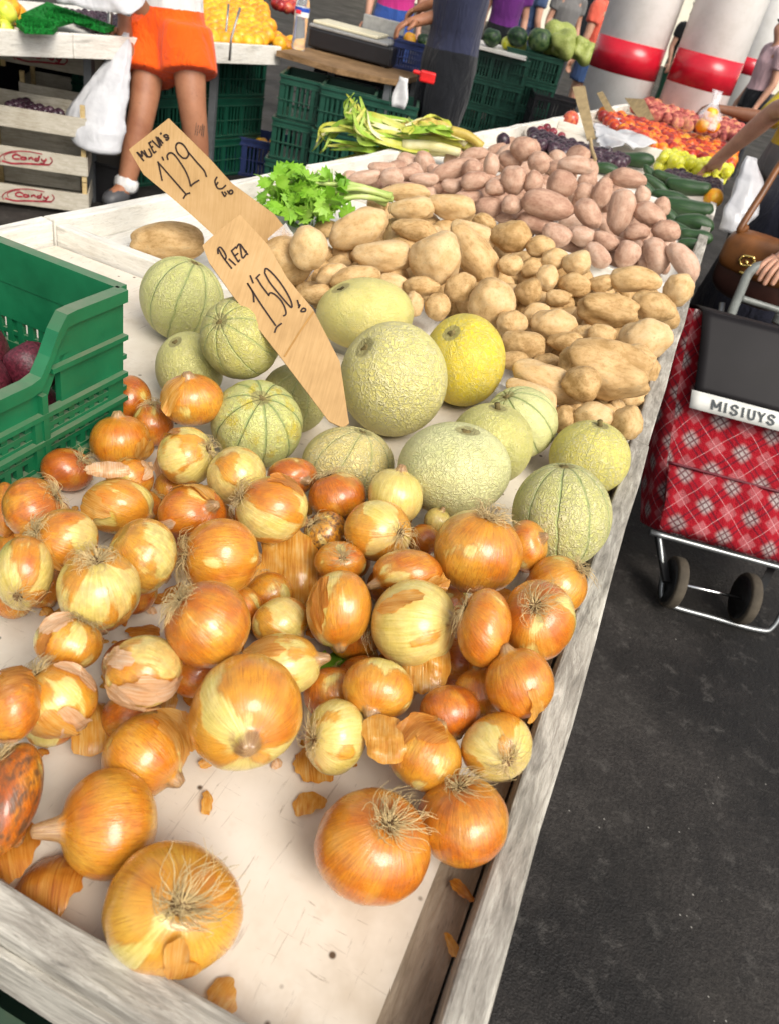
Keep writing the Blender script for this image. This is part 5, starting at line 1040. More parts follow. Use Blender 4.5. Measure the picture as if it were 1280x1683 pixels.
for k in range(16): fruit('dark_plum', (f0[0]-.2+.05*(k % 5), f0[1]+.12+.05*(k//5), .356+.085), .025, 'dark grape like plum in the upper wooden crate', 'dark fruit in the wooden crate', 'plum')
b0 = at(150, 300, 0)
for k, lab in enumerate(('lowest wooden crate of the rear stack', 'middle wooden crate of the rear stack with a red mark', 'wooden crate of the rear stack with a paper label', 'topmost wooden crate of the rear stack leaning under the board')): wood_crate((b0[0]-.13+(-.1 if k > 2 else 0), b0[1]+.1, k*.176), ca-.75, .5, .36, lab, 1, k in (1, 3))
p = at(165, 335, 0); mb = MB(); mb.box((p[0], p[1]+.12, .1), (.24, .2, .2)); mb.box((p[0], p[1]+.12, .205), (.26, .22, .012)); o = mb.build('black_box', M_BLACKP, None, False, .01, 0, 0, True); tag(o, 'low black box on the ground beside the wooden crates', 'box')
# hanging pan and rods at the left stall
M_ROD = plain('grey_metal_rod', (.32, .32, .3), .4, .5, .2, 30, 0, .7)
p = at(182, 20, ZL+.02); t = empty('rod_stand', (p[0], p[1], ZL-.04)); tag(t, 'grey metal rods standing on the left stall beside the man', 'stand')
for a, b in (((180, 52, 0.), (183, -40, .55)), ((196, 54, 0.), (212, -40, .55))): A = at(a[0], a[1], ZL); B = A+(ats(b[0], b[1], np.dot(A-CAM, FW))-A); mb = MB(); mb.tube([A-[0, 0, .04], A, (A+B)/2, B], .012, 10); mb.build('rod', M_ROD, t, True)
for a, b in (((372, 50), (376, 6)), ((380, 64), (395, 12))):
    A = at(a[0], a[1], ZL+.06); B = ats(b[0], b[1], np.dot(A-CAM, FW)-.02); mb = MB(); mb.tube([A-[0, 0, .1], A, (A+B)/2, B], .007, 8); o = mb.build('metal_prong', M_ROD, None, True, 0, 0, 0, True); tag(o, 'bent grey metal prong standing among the orange fruit' if a[0] == 372 else 'slanting grey metal prong by the orange fruit', 'prong')
c = at(165, 12, ZL+.12); crumple('white_cloth', lambda a, b: c+np.array([(a-.5)*.36, .1*(b-.5), .16*b]), 14, 10, M_WBAG, .05, 9, 'white plastic wrapper lying over the dark plums', 'wrapper')
# ------------------------------------------------------------------ people
def skin_mat(name, c):
    m = NT(name, .5, .35); v = m.obj(); n = m.noise(v, 6, 6, .65); f = m.noise(v, 70, 3, .6); col = m.ramp(n, [(.3, (c[0]*.72, c[1]*.62, c[2]*.6)), (.55, c), (.75, tuple(min(1, q*1.18) for q in c))]); col = m.mix(m.ramp(f, [(.62, 0.), (.72, .45)]), col, tuple(q*.45 for q in c)); m.set('Base Color', col); m.set('Subsurface Weight', .08); m.set('Subsurface Scale', .02); m.bump(m.math('ADD', f, n), .2, .004); return m.m
SK1 = skin_mat('tanned_skin', (.36, .16, .085)); SK2 = skin_mat('light_skin', (.5, .27, .18)); SK3 = skin_mat('brown_skin', (.2, .085, .045))
def cloth(name, c, sc=7, b=.35, var=.18):
    m = NT(name, .85, .2); v = m.obj(); f = m.noise(m.mapv(v, (1, 1, .35)), sc, 4, .6, .8); wv = m.noise(v, 260, 2); col = m.ramp(f, [(.3, tuple(x*(1-var) for x in c)), (.7, tuple(min(1, x*(1+var*.6)) for x in c))]); m.set('Base Color', col); m.set('Sheen Weight', .15); m.bump(m.math('ADD', m.math('MULTIPLY', f, 2.2), m.math('MULTIPLY', wv, .12)), .8, .025); return m.m
M_HAIR = plain('dark_hair', (.02, .013, .01), .6, .3, .3, 60, .4)
def skin_obj(name, pts, edges, mat, parent, root=0, sub=2, flat=None):
    mw, R = parent_world(parent) if parent is not None else (np.zeros(3), np.eye(3)); keys = list(pts); idx = {k: i for i, k in enumerate(keys)}
    V = [(np.array(pts[k][0])-mw)@R for k in keys]; me = bpy.data.meshes.new(name); me.from_pydata([tuple(map(float, v)) for v in V], [(idx[a], idx[b]) for a, b in edges], []); me.materials.append(mat)
    o = link(name, me, parent); m = o.modifiers.new('Skin', 'SKIN'); m.use_smooth_shade = True
    if not me.skin_vertices: me.skin_vertices.new() if hasattr(me.skin_vertices, 'new') else None
    sv = me.skin_vertices[0].data
    for i, k in enumerate(keys): r = pts[k][1]; sv[i].radius = (r, r) if np.isscalar(r) else r; sv[i].use_root = (i == root)
    s = o.modifiers.new('Sub', 'SUBSURF'); s.levels = s.render_levels = sub; return o
def garment(name, tubes, lat, mat, parent):
    mb = MB(); n = 20
    for pts, ra, rb in tubes:
        pts = np.array(pts, float); tg = np.gradient(pts, axis=0); V = []
        for p, q, a, b in zip(pts, tg, ra, rb):
            q = unit(q); x = unit(lat-q*(lat@q)); y = np.cross(q, x); V += [p+x*a*math.cos(w)+y*b*math.sin(w) for w in [2*math.pi*k/n for k in range(n)]]
        m = len(pts); mb.add(V, [(i*n+k, i*n+(k+1) % n, (i+1)*n+(k+1) % n, (i+1)*n+k) for i in range(m-1) for k in range(n)]+[tuple(range(n))[::-1], tuple((m-1)*n+k for k in range(n))])
    o = mb.build(name, mat, parent, True); r = o.modifiers.new('Remesh', 'REMESH'); r.mode = 'VOXEL'; r.voxel_size = .013; r.use_smooth_shade = True; z = o.modifiers.new('Smooth', 'SMOOTH'); z.factor = .5; z.iterations = 10; return o
def add_hand(P, E, key, w, d, up, side=1, k=1., curl=.5):
    d = unit(d); up = unit(np.array(up)-d*(np.dot(up, d))); s = np.cross(d, up)*side
    P[key+'palm'] = (w+d*.045*k, (.034*k, .018*k)); E.append((key, key+'palm'))
    for i, (off, L) in enumerate(((-.028, .07), (-.009, .08), (.01, .075), (.028, .06))):
        a = w+d*.088*k+s*off*k; b = a+(d*math.cos(curl)-up*math.sin(curl))*L*.5*k+s*off*.12; c = b+(d*math.cos(curl*2.2)-up*math.sin(curl*2.2))*L*.5*k
        for n, q, r in (('a', a, .0105), ('b', b, .0092), ('c', c, .0078)): P[f'{key}f{i}{n}'] = (q, r*k)
        E += [(key+'palm', f'{key}f{i}a'), (f'{key}f{i}a', f'{key}f{i}b'), (f'{key}f{i}b', f'{key}f{i}c')]
    a = w+d*.03*k-s*.04*k; b = a+(d*.75-s*.4-up*.35)*.036*k; P[key+'ta'] = (a, .0125*k); P[key+'tb'] = (b, .0105*k); P[key+'tc'] = (b+(d*.9-up*.4)*.026*k, .0085*k); E += [(key+'palm', key+'ta'), (key+'ta', key+'tb'), (key+'tb', key+'tc')]
def person(loc, yaw, H, skin, shirt, bottom, label, arms=None, legs=None, shorts=False, sleeve=.55, fat=1., skirt=False, pelvis=None, shoes=(.02, .02, .02), group=None, long_hair=False):
    loc = np.array([loc[0], loc[1], 0.]); c, s = math.cos(yaw), math.sin(yaw); sc = H/1.72
    def Wd(x, y, z): return loc+np.array([x*c-y*s, x*s+y*c, z])*np.array([1, 1, 1])
    J = {}; f = fat*sc
    J['pelvis'] = Wd(0, 0, .93*sc) if pelvis is None else np.array(pelvis); dp = J['pelvis']-Wd(0, 0, .93*sc)
    def U(x, y, z): return Wd(x*sc, y*sc, z*sc)+dp
    J.update(waist=U(0, 0, 1.08), chest=U(0, -.01, 1.28), neck=U(0, .0, 1.47), head=U(0, -.03, 1.6), crown=U(0, -.02, 1.68), nose=U(0, -.13, 1.585))
    for k, sg in (('l', 1), ('r', -1)):
        J[k+'sh'] = U(.17*sg, .0, 1.39); J[k+'hip'] = U(.095*sg, 0, .88); J[k+'kn'] = Wd(.1*sg*sc, -.02, .48*sc); J[k+'an'] = Wd(.1*sg*sc, .03, .09); J[k+'to'] = Wd(.115*sg*sc, -.13, .035); J[k+'el'] = U(.23*sg, .02, 1.1); J[k+'wr'] = U(.24*sg, -.07, .87)
    J.update({k: np.array(v) for k, v in (arms or {}).items()}); J.update({k: np.array(v) for k, v in (legs or {}).items()})
    t = empty('person', tuple(loc)); tag(t, label, 'person', group)
    P = {'pelvis': (J['pelvis'], (.145*f, .105*f)), 'waist': (J['waist'], (.13*f, .095*f)), 'chest': (J['chest'], (.15*f, .105*f)), 'neck': (J['neck'], .055*sc), 'head': (J['head'], (.078*sc, .092*sc)), 'crown': (J['crown'], .07*sc), 'nose': (J['nose'], .016)}
    E = [('pelvis', 'waist'), ('waist', 'chest'), ('chest', 'neck'), ('neck', 'head'), ('head', 'crown'), ('head', 'nose')]
    for k in 'lr':
        for a, r in (('sh', .062), ('el', .043), ('hip', .098), ('kn', .066), ('an', .042), ('to', .034)): P[k+a] = (J[k+a], r*f)
        P[k+'mid'] = ((J[k+'el']*.65+J[k+'wr']*.35), .042*f); P[k+'wr'] = (J[k+'wr'], (.03*f, .025*f)); P[k+'calf'] = (J[k+'kn']*.62+J[k+'an']*.38, .064*f)
        E += [('chest', k+'sh'), (k+'sh', k+'el'), (k+'el', k+'mid'), (k+'mid', k+'wr'), ('pelvis', k+'hip'), (k+'hip', k+'kn'), (k+'kn', k+'calf'), (k+'calf', k+'an'), (k+'an', k+'to')]
        add_hand(P, E, k+'wr', J[k+'wr'], J[k+'wr']-J[k+'el'], (0, 0, 1), 1 if k == 'l' else -1, sc*max(1., f*1.05))
    skin_obj('body', P, E, skin, t)
    lat = np.array([c, s, 0.]); ch = [J['pelvis']-[0, 0, .05], J['pelvis']+[0, 0, .04], J['waist'], J['chest'], J['neck']-[0, 0, .05]]
    T = [(smooth_path(ch, 4), np.interp(np.linspace(0, 4, 17), range(5), [.185*f, .182*f, .168*f, .188*f, .085*f]), np.interp(np.linspace(0, 4, 17), range(5), [.145*f, .142*f, .132*f, .14*f, .08*f]))]
    for k in 'lr':
        m = J[k+'sh']*(1-sleeve)+J[k+'el']*sleeve; q = [J['chest']*.6+J['neck']*.4, J[k+'sh'], m]; T.append((smooth_path(q, 5), np.linspace(.09*f, .075*f, 11), np.linspace(.09*f, .075*f, 11)))
    garment('shirt', T, lat, shirt, t)
    if skirt:
        mb = MB(); pr = [(.17*f, .1), (.2*f, -.05), (.235*f, -.3), (.26*f, -.52)]; mb.lathe(pr, 40, J['pelvis'], None, False); o = mb.build('skirt', bottom, t, True, 0, .004)
    else:
        T = [([J['pelvis']+[0, 0, .1], J['pelvis'], J['pelvis']-[0, 0, .1]], [.175*f, .19*f, .165*f], [.135*f, .148*f, .14*f])]
        for k in 'lr':
            kn, hp = J[k+'kn'], J[k+'hip']
            if shorts: e = hp*.45+kn*.55; T.append(([hp+[0, 0, .06], hp*.8+e*.2, hp*.4+e*.6, e], [.1*f, .122*f, .126*f, .13*f], [.12*f, .13*f, .13*f, .13*f]))
            else: e = J[k+'an']+unit(kn-J[k+'an'])*.02; T.append(([hp+[0, 0, .06], hp*.7+kn*.3, kn, kn*.5+e*.5, e], [.1*f, .118*f, .092*f, .084*f, .078*f], [.12*f, .122*f, .095*f, .086*f, .08*f]))
        garment('shorts' if shorts else 'trousers', T, lat, bottom, t)
    for k in 'lr':
        d = J[k+'to']-J[k+'an']; skin_obj('shoe', {'h': (J[k+'an']-np.array([0, 0, .035])-d*.15, .058), 'm': (J[k+'an']*.45+J[k+'to']*.55-np.array([0, 0, .004]), (.056, .054)), 't': (J[k+'to']+d*.14, (.05, .04))}, [('h', 'm'), ('m', 't')], plain('shoe_leather', shoes, .5), t, 0, 1)
    hb = [('a', J['head']+unit(U(0, 1, 0)-U(0, 0, 0))*.035*sc+np.array([0, 0, .03]), .082*sc), ('b', J['crown']+np.array([0, 0, .012]), .08*sc), ('c', J['neck']+unit(U(0, 1, 0)-U(0, 0, 0))*(.06 if long_hair else .02)+np.array([0, 0, .0 if long_hair else .07]), .06*sc)]
    skin_obj('hair', {k: (p, r) for k, p, r in hb}, [('a', 'b'), ('a', 'c')], M_HAIR, t)
    return t, J
def up(p, z): return np.array(p)+np.array([0, 0, z])
# man in orange shorts, seen from behind at the left stall
M_NEON = cloth('neon_orange_cloth', (.92, .1, .004), 9, .25, .08); M_WSH = cloth('white_shirt', (.72, .71, .69)); pel = ats(277, 34, 3.92)
tA, JA = person(ats(262, 330, 4.1)[:2], 2.6, 1.82, SK1, M_WSH, M_NEON, 'person in neon orange shorts standing at the left stall beside a white carrier bag', {'rel': ats(205, -20, 3.8), 'rwr': ats(205, 38, 3.8)},
 {'lhip': ats(306, 62, 3.88), 'lkn': ats(316, 172, 3.95), 'lan': ats(331, 296, 4.18), 'lto': ats(362, 318, 4.22), 'rhip': ats(250, 62, 3.95), 'rkn': ats(235, 180, 3.98), 'ran': ats(206, 309, 4.1), 'rto': ats(176, 331, 4.02)}, True, .5, 1.06, False, pel, (.07, .07, .075))
for k in 'lr': skin_obj('sock', {'a': (JA[k+'an']+unit(JA[k+'kn']-JA[k+'an'])*.07, .068), 'm': (JA[k+'an']+unit(JA[k+'kn']-JA[k+'an'])*.02, .068), 'b': (JA[k+'an']-[0, 0, .03], .064)}, [('a', 'm'), ('m', 'b')], M_WSH, tA, 0, 1)
M_TAT = plain('tattoo_ink', (.05, .035, .03), .6)
cf = JA['lkn']*.62+JA['lan']*.38
for i in range(9):
    d0 = unit(CAM-cf); sd = unit(np.cross(d0, [0, 0, 1])); q = [cf+d0*.0655*math.cos(a)+sd*.0655*math.sin(a)+np.array([0, 0, z]) for a, z in [(-.7+.17*i+.02*k, .05-.012*k+.008*math.sin(i*2+k)) for k in range(5)]]; mb = MB(); mb.tube(q, .0022, 5); mb.build('tattoo', M_TAT, tA)
# seller in navy at the scale
M_NAVY = cloth('navy_cloth', (.026, .03, .062)); M_DARK = cloth('dark_trousers', (.008, .009, .012)); pel = ats(737, 104, 4.64)
person((pel[0], pel[1]), -1.15, 1.74, SK1, M_NAVY, M_DARK, 'person in navy t-shirt and dark trousers reaching over the scale', {'lel': ats(768, 14, 4.5), 'lwr': ats(690, 32, 4.5), 'rel': ats(790, -25, 4.95), 'rwr': ats(700, 8, 5.1)}, None, False, .62, 1.12, False, pel)
# shopper with yellow sleeve and shopper with brown handbag
M_YEL = cloth('yellow_cloth', (.5, .38, .012)); M_REDT = cloth('red_top', (.62, .04, .03)); M_NSK = cloth('navy_skirt', (.01, .011, .022)); M_OLV = cloth('grey_trousers', (.12, .12, .12))
wr = ats(1192, 180, 4.42); el = ats(1262, 196, 4.4); person((1.79, 5.22), -1.3, 1.66, SK3, M_YEL, M_OLV, 'person in a yellow top leaning in from the right with a bag of fruit', {'rel': el, 'rwr': wr, 'rsh': (1.72, 5.3, 1.3)}, None, False, .98, 1.05)
wr = ats(1184, 258, 3.5); el = ats(1276, 180, 3.25); pr = np.array([1.31, 3.4, .93]); wl = ats(1300, 418, 2.46)
person((1.33, 3.44), -1.2, 1.62, SK2, M_REDT, M_NSK, 'person in a red top and navy skirt with one hand on the stall rail', {'rel': el, 'rwr': wr, 'rsh': (1.2, 3.52, 1.28), 'lel': (1.33, 2.98, 1.02), 'lwr': wl, 'lsh': (1.42, 3.2, 1.28)}, None, False, .3, 1.08, True, pr, (.02, .02, .02), None, True)
# bags
def bag_shape(name, axis, radii, mat, amp, label, cat, fl=.6, n=26, solid=.0006):
    ax = smooth_path(axis, 6); m = len(ax); rr = np.interp(np.linspace(0, 1, m), np.linspace(0, 1, len(radii)), radii); mb = MB(); V = []; off = Vector((radii[1]*50, 3, m))
    for i, (p, r) in enumerate(zip(ax, rr)):
        d = unit(ray(640, 700)); ex = unit(np.cross(d, [0, 0, 1])); ey = np.cross([0, 0, 1.], ex)
        for k in range(n):
            a = 2*math.pi*k/n; q = p+ex*r*math.cos(a)+ey*r*fl*math.sin(a); w = 1+.12*math.sin(7*a+i*.2)*max(0, 1-i/m*1.2); q = p+(q-p)*w; nz = np.array([mnoise.noise(Vector(q*18)+off), mnoise.noise(Vector(q*19)-off), .5*mnoise.noise(Vector(q*17)+off*2)]); V.append(q+nz*amp*(i > 0))
    mb.add(V, [(i*n+k, i*n+(k+1) % n, (i+1)*n+(k+1) % n, (i+1)*n+k) for i in range(m-1) for k in range(n)]+[tuple((m-1)*n+k for k in range(n))]); o = mb.build(name, mat, None, True, 0, solid, 0, True); tag(o, label, cat); return o
bag_shape('carrier_bag', [ats(206, 52, 3.78), ats(196, 100, 3.78), ats(172, 160, 3.78), ats(158, 205, 3.78), ats(160, 240, 3.8), ats(165, 250, 3.8)], [.018, .055, .115, .15, .12, .05], M_WBAG, .011, 'full white plastic carrier bag hanging beside the orange shorts', 'bag')
bag_shape('produce_bag', [ats(1236, 258, 2.95), ats(1232, 300, 2.95), ats(1218, 345, 2.95), ats(1200, 380, 2.97)], [.02, .055, .065, .04], M_WBAG, .014, 'crinkled white produce bag hanging from the hand at the stall rail', 'bag')
bag_shape('fruit_bag', [ats(1180, 148, 4.4), ats(1176, 168, 4.4), ats(1166, 190, 4.38), ats(1163, 212, 4.38)], [.03, .02, .07, .035], M_BAG, .008, 'clear knotted bag of orange fruit held over the peaches', 'bag', .9)
for k, (dx, dz) in enumerate(((0, 0), (.035, -.05), (-.02, -.06))): fruit('orange', ats(1168, 188, 4.38)+np.array([dx, 0, dz]), .04, 'orange fruit inside the clear knotted bag', 'fruit in the clear bag', 'orange')
# brown handbag
M_LEA = plain('brown_leather', (.17, .06, .012), .42, .5, .25, 12, .2); M_LEAD = plain('dark_brown_leather', (.035, .012, .008), .4, .5, .25, 12, .2); M_GOLD = plain('gold_clasp', (.85, .62, .2), .2, .5, .05, 30, 0, 1.)
hc = ats(1246, 446, 2.66); t = empty('handbag', tuple(hc-np.array([0, 0, .14]))); tag(t, 'brown leather handbag with a gold clasp hanging behind the trolley', 'handbag'); hx = unit(np.array([.93, -.36, 0])); hy = np.array([-hx[1], hx[0], 0]); hz = np.array([0, 0, 1.])
def supe(c, rx, ry, rz, e=.55, n=24, m=36):
    V = []
    for i in range(n):
        t_ = -math.pi/2+math.pi*i/(n-1)
        for k in range(m):
            a = 2*math.pi*k/m; sg = lambda q, e: math.copysign(abs(q)**e, q); p = c+hx*rx*sg(math.cos(t_), e)*sg(math.cos(a), e)+hy*ry*sg(math.cos(t_), e)*sg(math.sin(a), e)+hz*rz*sg(math.sin(t_), e); V.append(p+np.array([0, 0, 1])*.01*mnoise.noise(Vector(p*9)))
    return V, [(i*m+k, i*m+(k+1) % m, (i+1)*m+(k+1) % m, (i+1)*m+k) for i in range(n-1) for k in range(m)]
mb = MB(); mb.add(*supe(hc, .14, .055, .11)); mb.build('body', M_LEAD, t, True); mb = MB(); mb.add(*supe(hc+hz*.045-hy*.012, .143, .057, .075)); mb.build('flap', M_LEA, t, True)
ck = hc-hy*.073+hz*.03-hx*.045; mb = MB()
for q in ([(-.02, .018), (.01, .022), (.02, .01), (.018, -.004)], [(-.02, .018), (-.024, 0), (-.012, -.012), (.018, -.004)], [(-.005, .008), (.008, -.012)]): mb.tube(smooth_path([ck+hx*a+hz*b for a, b in q], 5) if len(q) > 2 else [ck+hx*a+hz*b for a, b in q], .0045, 8)
mb.box(ck-hz*.036+hx*.006, (.032, .008, .012), (hx, hy, hz)); mb.build('clasp', M_GOLD, t, True)
mb = MB(); mb.tube(smooth_path([hc-hx*.1+hz*.12, ats(1216, 376, 2.6), ats(1252, 318, 2.58), ats(1292, 255, 2.58), ats(1350, 190, 2.6)], 6), .012, 8); mb.build('strap', M_LEA, t, True)
# ------------------------------------------------------------------ shopping trolley
def plaid():
    m = NT('red_plaid_cloth', .8, .25); u = m.mapv(m.uvc(), (1, 1, 1), (0, 0, math.radians(46))); x, y, z = m.sep(u); P = 1/.104
    def fr(q, off=0.): return m.math('FRACT', m.math('ADD', m.math('MULTIPLY', q, P), off+40.))
    def band(q, c, w, soft=.07, off=0.): return m.ramp(m.math('ABSOLUTE', m.math('SUBTRACT', fr(q, off), c)), [(max(0, w-soft), 1.), (w+soft, 0.)])
    bx, by = band(x, .5, .19), band(y, .5, .19); ox, oy = band(x, .5, .2, .02, .5), band(y, .5, .2, .02, .5)
    col = m.mix(m.math('MULTIPLY', ox, oy), (.36, .005, .015), (.44, .1, .11)); col = m.mix(m.math('MULTIPLY', bx, by), col, (.46, .4, .38))
    dk = m.math('MAXIMUM', m.math('MAXIMUM', band(x, .42, .022, .012), band(x, .58, .022, .012)), m.math('MAXIMUM', band(y, .42, .022, .012), band(y, .58, .022, .012))); col = m.mix(m.math('MULTIPLY', dk, .85), col, (.1, .008, .02))
    wt = m.math('MAXIMUM', band(x, .0, .012, .008, .0), band(y, .0, .012, .008, .0)); col = m.mix(m.math('MULTIPLY', wt, .7), col, (.8, .55, .55))
    n = m.noise(m.obj(), 7, 4, .6); m.set('Base Color', m.mix(m.ramp(n, [(.35, .25), (.6, 0.)]), col, (.2, .0, .01))); f = m.noise(m.obj(), 300, 2); m.bump(m.math('ADD', m.math('MULTIPLY', m.noise(m.obj(), 5, 4, .6, 1.2), 5), f), .6, .02); return m.m
M_PLD = plaid(); M_FLAP = plain('dark_trolley_flap', (.0075, .006, .007), .6, .25, .15, 9, .1); M_WHB = plain('white_band', (.62, .62, .58), .6, .3, .08, 20); M_TUB = plain('grey_steel_tube', (.28, .29, .29), .32, .5, .1, 20, 0, .75); M_TYRE = plain('tan_rubber', (.075, .062, .045), .8, .2, .15, 40, .1); M_HUB = plain('black_hub', (.01, .01, .01), .5)
TW = unit([1, -.03, 0]); TA = unit([-.10, .30, .58]); TN = unit(np.cross(TW, TA)); T0 = np.array([.79, 1.985, .185]); BW, BH, BD = .46, .665, .24
t = empty('shopping_trolley', (float(T0[0]+BW/2), float(T0[1]), 0)); tag(t, 'red plaid shopping trolley with a dark flap standing right of the stall', 'shopping trolley')
nb, na = 26, 64; V = []; UVs = []; per = 2*(BW+BD)
for i in range(nb):
    b = i/(nb-1)
    for k in range(na+1):
        s = k/na*per; e = s
        if e < BW: x, y, nn = e, 0, -TN*0
        elif e < BW+BD: x, y = BW, e-BW
        elif e < 2*BW+BD: x, y = BW-(e-BW-BD), BD
        else: x, y = 0, BD-(e-2*BW-BD)
        cx, cy = x-BW/2, y-BD/2; fx, fy = abs(cx)/(BW/2), abs(cy)/(BD/2); q = (fx**5+fy**5)**.2; cx, cy = cx/max(q, 1e-6), cy/max(q, 1e-6); bul = 1+.05*math.sin(math.pi*b)+.03*math.sin(3*b+k*.1); p = T0+TW*(BW/2+cx*bul)+TA*(b*BH)-TN*(BD/2+cy*bul)
        p = p+TN*.024*mnoise.noise(Vector(p*9))+TN*.02*mnoise.noise(Vector((p[0]*5, b*14, p[1]*3)))*(1-abs(2*b-1)); V.append(p); UVs.append((s, b*BH))
mw, _ = parent_world(t); V = np.array(V)-mw; F = [(i*(na+1)+k, i*(na+1)+k+1, (i+1)*(na+1)+k+1, (i+1)*(na+1)+k) for i in range(nb-1) for k in range(na)]+[tuple(range(na))[::-1], tuple((nb-1)*(na+1)+k for k in range(na))]
link('bag', fin(mkmesh('bag', V, F, M_PLD, True, None, UVs)), t)
def front(x, h, off): return T0+TW*x+TA*h+TN*off
mb = MB(); V2 = []; U2 = []
for i in range(10):
    for k in range(22): p = front(.012+(BW-.024)*k/21, .008+.2*i/9, .022+.016*math.sin(math.pi*k/21)+.012*math.sin(math.pi*i/9)+.018*mnoise.noise(Vector((k*.3, i*.35, 2)))); V2.append(p-mw); U2.append((.03+(BW)*k/21, .26+.2*i/9))
po = link('pocket', fin(mkmesh('pocket', V2, [(i*22+k, i*22+k+1, (i+1)*22+k+1, (i+1)*22+k) for i in range(9) for k in range(21)], M_PLD, True, None, U2)), t); sm = po.modifiers.new('S', 'SOLIDIFY'); sm.thickness = .006
mb = MB(); mb.tube([front(.008+(BW-.016)*k/21, .21, .026+.016*math.sin(math.pi*k/21)) for k in range(22)], .004, 6); mb.build('pocket_piping', plain('dark_red_piping', (.12, .005, .015), .6), t, True)
FH0, FH1 = .43, .66; mb = MB(); mb.grid(lambda a, b: front(.045+(BW-.045)*a, FH0+(FH1-FH0)*b, .05+.012*math.sin(math.pi*a)-.03*b*b), 16, 14); mb.build('flap', M_FLAP, t, True, 0, .006); mb = MB(); mb.grid(lambda a, b: front(.045+(BW-.045)*a, FH1+.001-.04*b*0, .016)-TN*(BD*b)+TA*(.03*math.sin(math.pi*b)), 10, 10); mb.build('flap_top', M_FLAP, t, True, 0, .006)
mb = MB(); mb.grid(lambda a, b: front(.036+(BW-.032)*a, FH0-.052+.052*b, .056+.012*math.sin(math.pi*a)), 16, 3); mb.build('white_band', M_WHB, t, True, 0, .004)
gl = {'M': [[(0, 0), (0, 1)], [(0, 1), (.5, .25)], [(.5, .25), (1, 1)], [(1, 1), (1, 0)], [(-.15, 0), (.18, 0)], [(.8, 0), (1.18, 0)], [(-.15, 1), (.1, 1)], [(.9, 1), (1.15, 1)]], 'I': [[(.5, 0), (.5, 1)], [(.22, 0), (.78, 0)], [(.22, 1), (.78, 1)]], 'S': [[(.92, .8), (.75, .98), (.4, 1.), (.12, .8), (.25, .58), (.7, .45), (.92, .22), (.65, .0), (.3, .0), (.06, .2)], [(.94, .98), (.92, .74)], [(.06, .02), (.06, .26)]], 'U': [[(.1, 1), (.1, .3), (.3, .02), (.7, .02), (.9, .3), (.9, 1)], [(-.1, 1), (.3, 1)], [(.72, 1), (1.1, 1)]], 'Y': [[(.05, 1), (.5, .5)], [(.95, 1), (.5, .5)], [(.5, .5), (.5, 0)], [(-.1, 1), (.22, 1)], [(.78, 1), (1.1, 1)], [(.28, 0), (.72, 0)]]}
mb = MB(); x0 = .098; ch = .026
for c in 'MISIUYS':
    w = .013 if c == 'I' else .023 if c == 'M' else .02
    for st in gl[c]:
        q = smooth_path(st, 5) if len(st) > 2 else [st[0], ((st[0][0]+st[1][0])/2, (st[0][1]+st[1][1])/2), st[1]]
        th = .0022 if abs(st[0][1]-st[-1][1]) < .05 and len(st) == 2 else .0052; mb.ribbon([front(x0+a[0]*w, FH0-.04+a[1]*ch, .0612+.012*math.sin(math.pi*(x0+a[0]*w-.036)/(BW-.032))) for a in q], th, TN)
    x0 += w+.0085
mb.build('lettering', plain('black_print', (.02, .03, .035), .6), t)
def tubep(nm, pts, r, m, n=10): mb = MB(); mb.tube(smooth_path(pts, 7), r, n); return mb.build(nm, m, t, True)
tubep('base_tube', [T0+TW*(-.01)-TA*.01+TN*.012, T0+TW*BW*.5-TA*.01+TN*.014, T0+TW*(BW+.01)-TA*.01+TN*.012], .0085, M_TUB)
lo = [T0+TW*.02-TA*.012, np.array([.845, 1.915, .1]), np.array([.865, 1.87, .03]), np.array([.9, 1.862, .012]), np.array([1.03, 1.858, .01]), np.array([1.17, 1.852, .012]), np.array([1.21, 1.86, .03]), np.array([1.225, 1.9, .1]), T0+TW*.435-TA*.012]; tubep('front_stand', lo, .0075, M_TUB)
ww = (1106, 1224)
for x in ww:
    c = at(x, 957 if x < 1150 else 984, .087); tt = empty('wheel', tuple(c)); tt.parent = t; M_, _ = parent_world(t);  tt.location = tuple(c-M_); X = (np.array([0, 1., 0]), np.array([0, 0, 1.]), np.array([1., 0, 0]))
    for nm, pr, mt in (('tyre', [(.066, -.016), (.076, -.015), (.079, -.01), (.079, .01), (.076, .015), (.066, .016)], M_TYRE), ('rim', [(.018, -.012), (.03, -.01), (.066, -.018), (.066, .018), (.03, .01), (.018, .012)], M_HUB)): mb = MB(); mb.local = True; mb.lathe(pr, 48, (0, 0, 0), X, nm == 'rim'); mb.build(nm, mt, tt, True)
mb = MB(); mb.tube([at(1095, 955, .087), at(1240, 988, .087)], .005, 8); mb.build('axle', plain('bright_axle', (.8, .8, .78), .15, .5, .05, 9, 0, 1.), t, True)
for x in (.03, .40): mb = MB(); mb.bar(T0+TW*x-TN*.05-TA*.01, at(1095 if x < .2 else 1240, 957 if x < .2 else 988, .09), .022, .012); mb.build('bracket', M_HUB, t)
topc = front(BW*.5, BH, 0)-TN*(BD-.01)
for x in (.19, .39): b = front(x, BH*.1, -BD-.012); mb = MB(); mb.tube([b, front(x, BH, -BD-.012), front(x, BH+.09, -BD-.012)], .009, 10); mb.build('upright', M_TUB, t, True)
M_HDL = plain('grey_green_handle', (.16, .17, .155), .4, .5); tubep('handle', [ats(1188, 560, 2.36), ats(1200, 520, 2.39), ats(1218, 476, 2.42), ats(1232, 447, 2.44), ats(1256, 436, 2.45), ats(1310, 448, 2.46), front(.37, BH+.07, -BD-.012)], .0145, M_HDL, 12); tubep('cross_bar', [ats(1218, 490, 2.41), ats(1250, 500, 2.42), ats(1300, 516, 2.42)], .010, M_HDL)
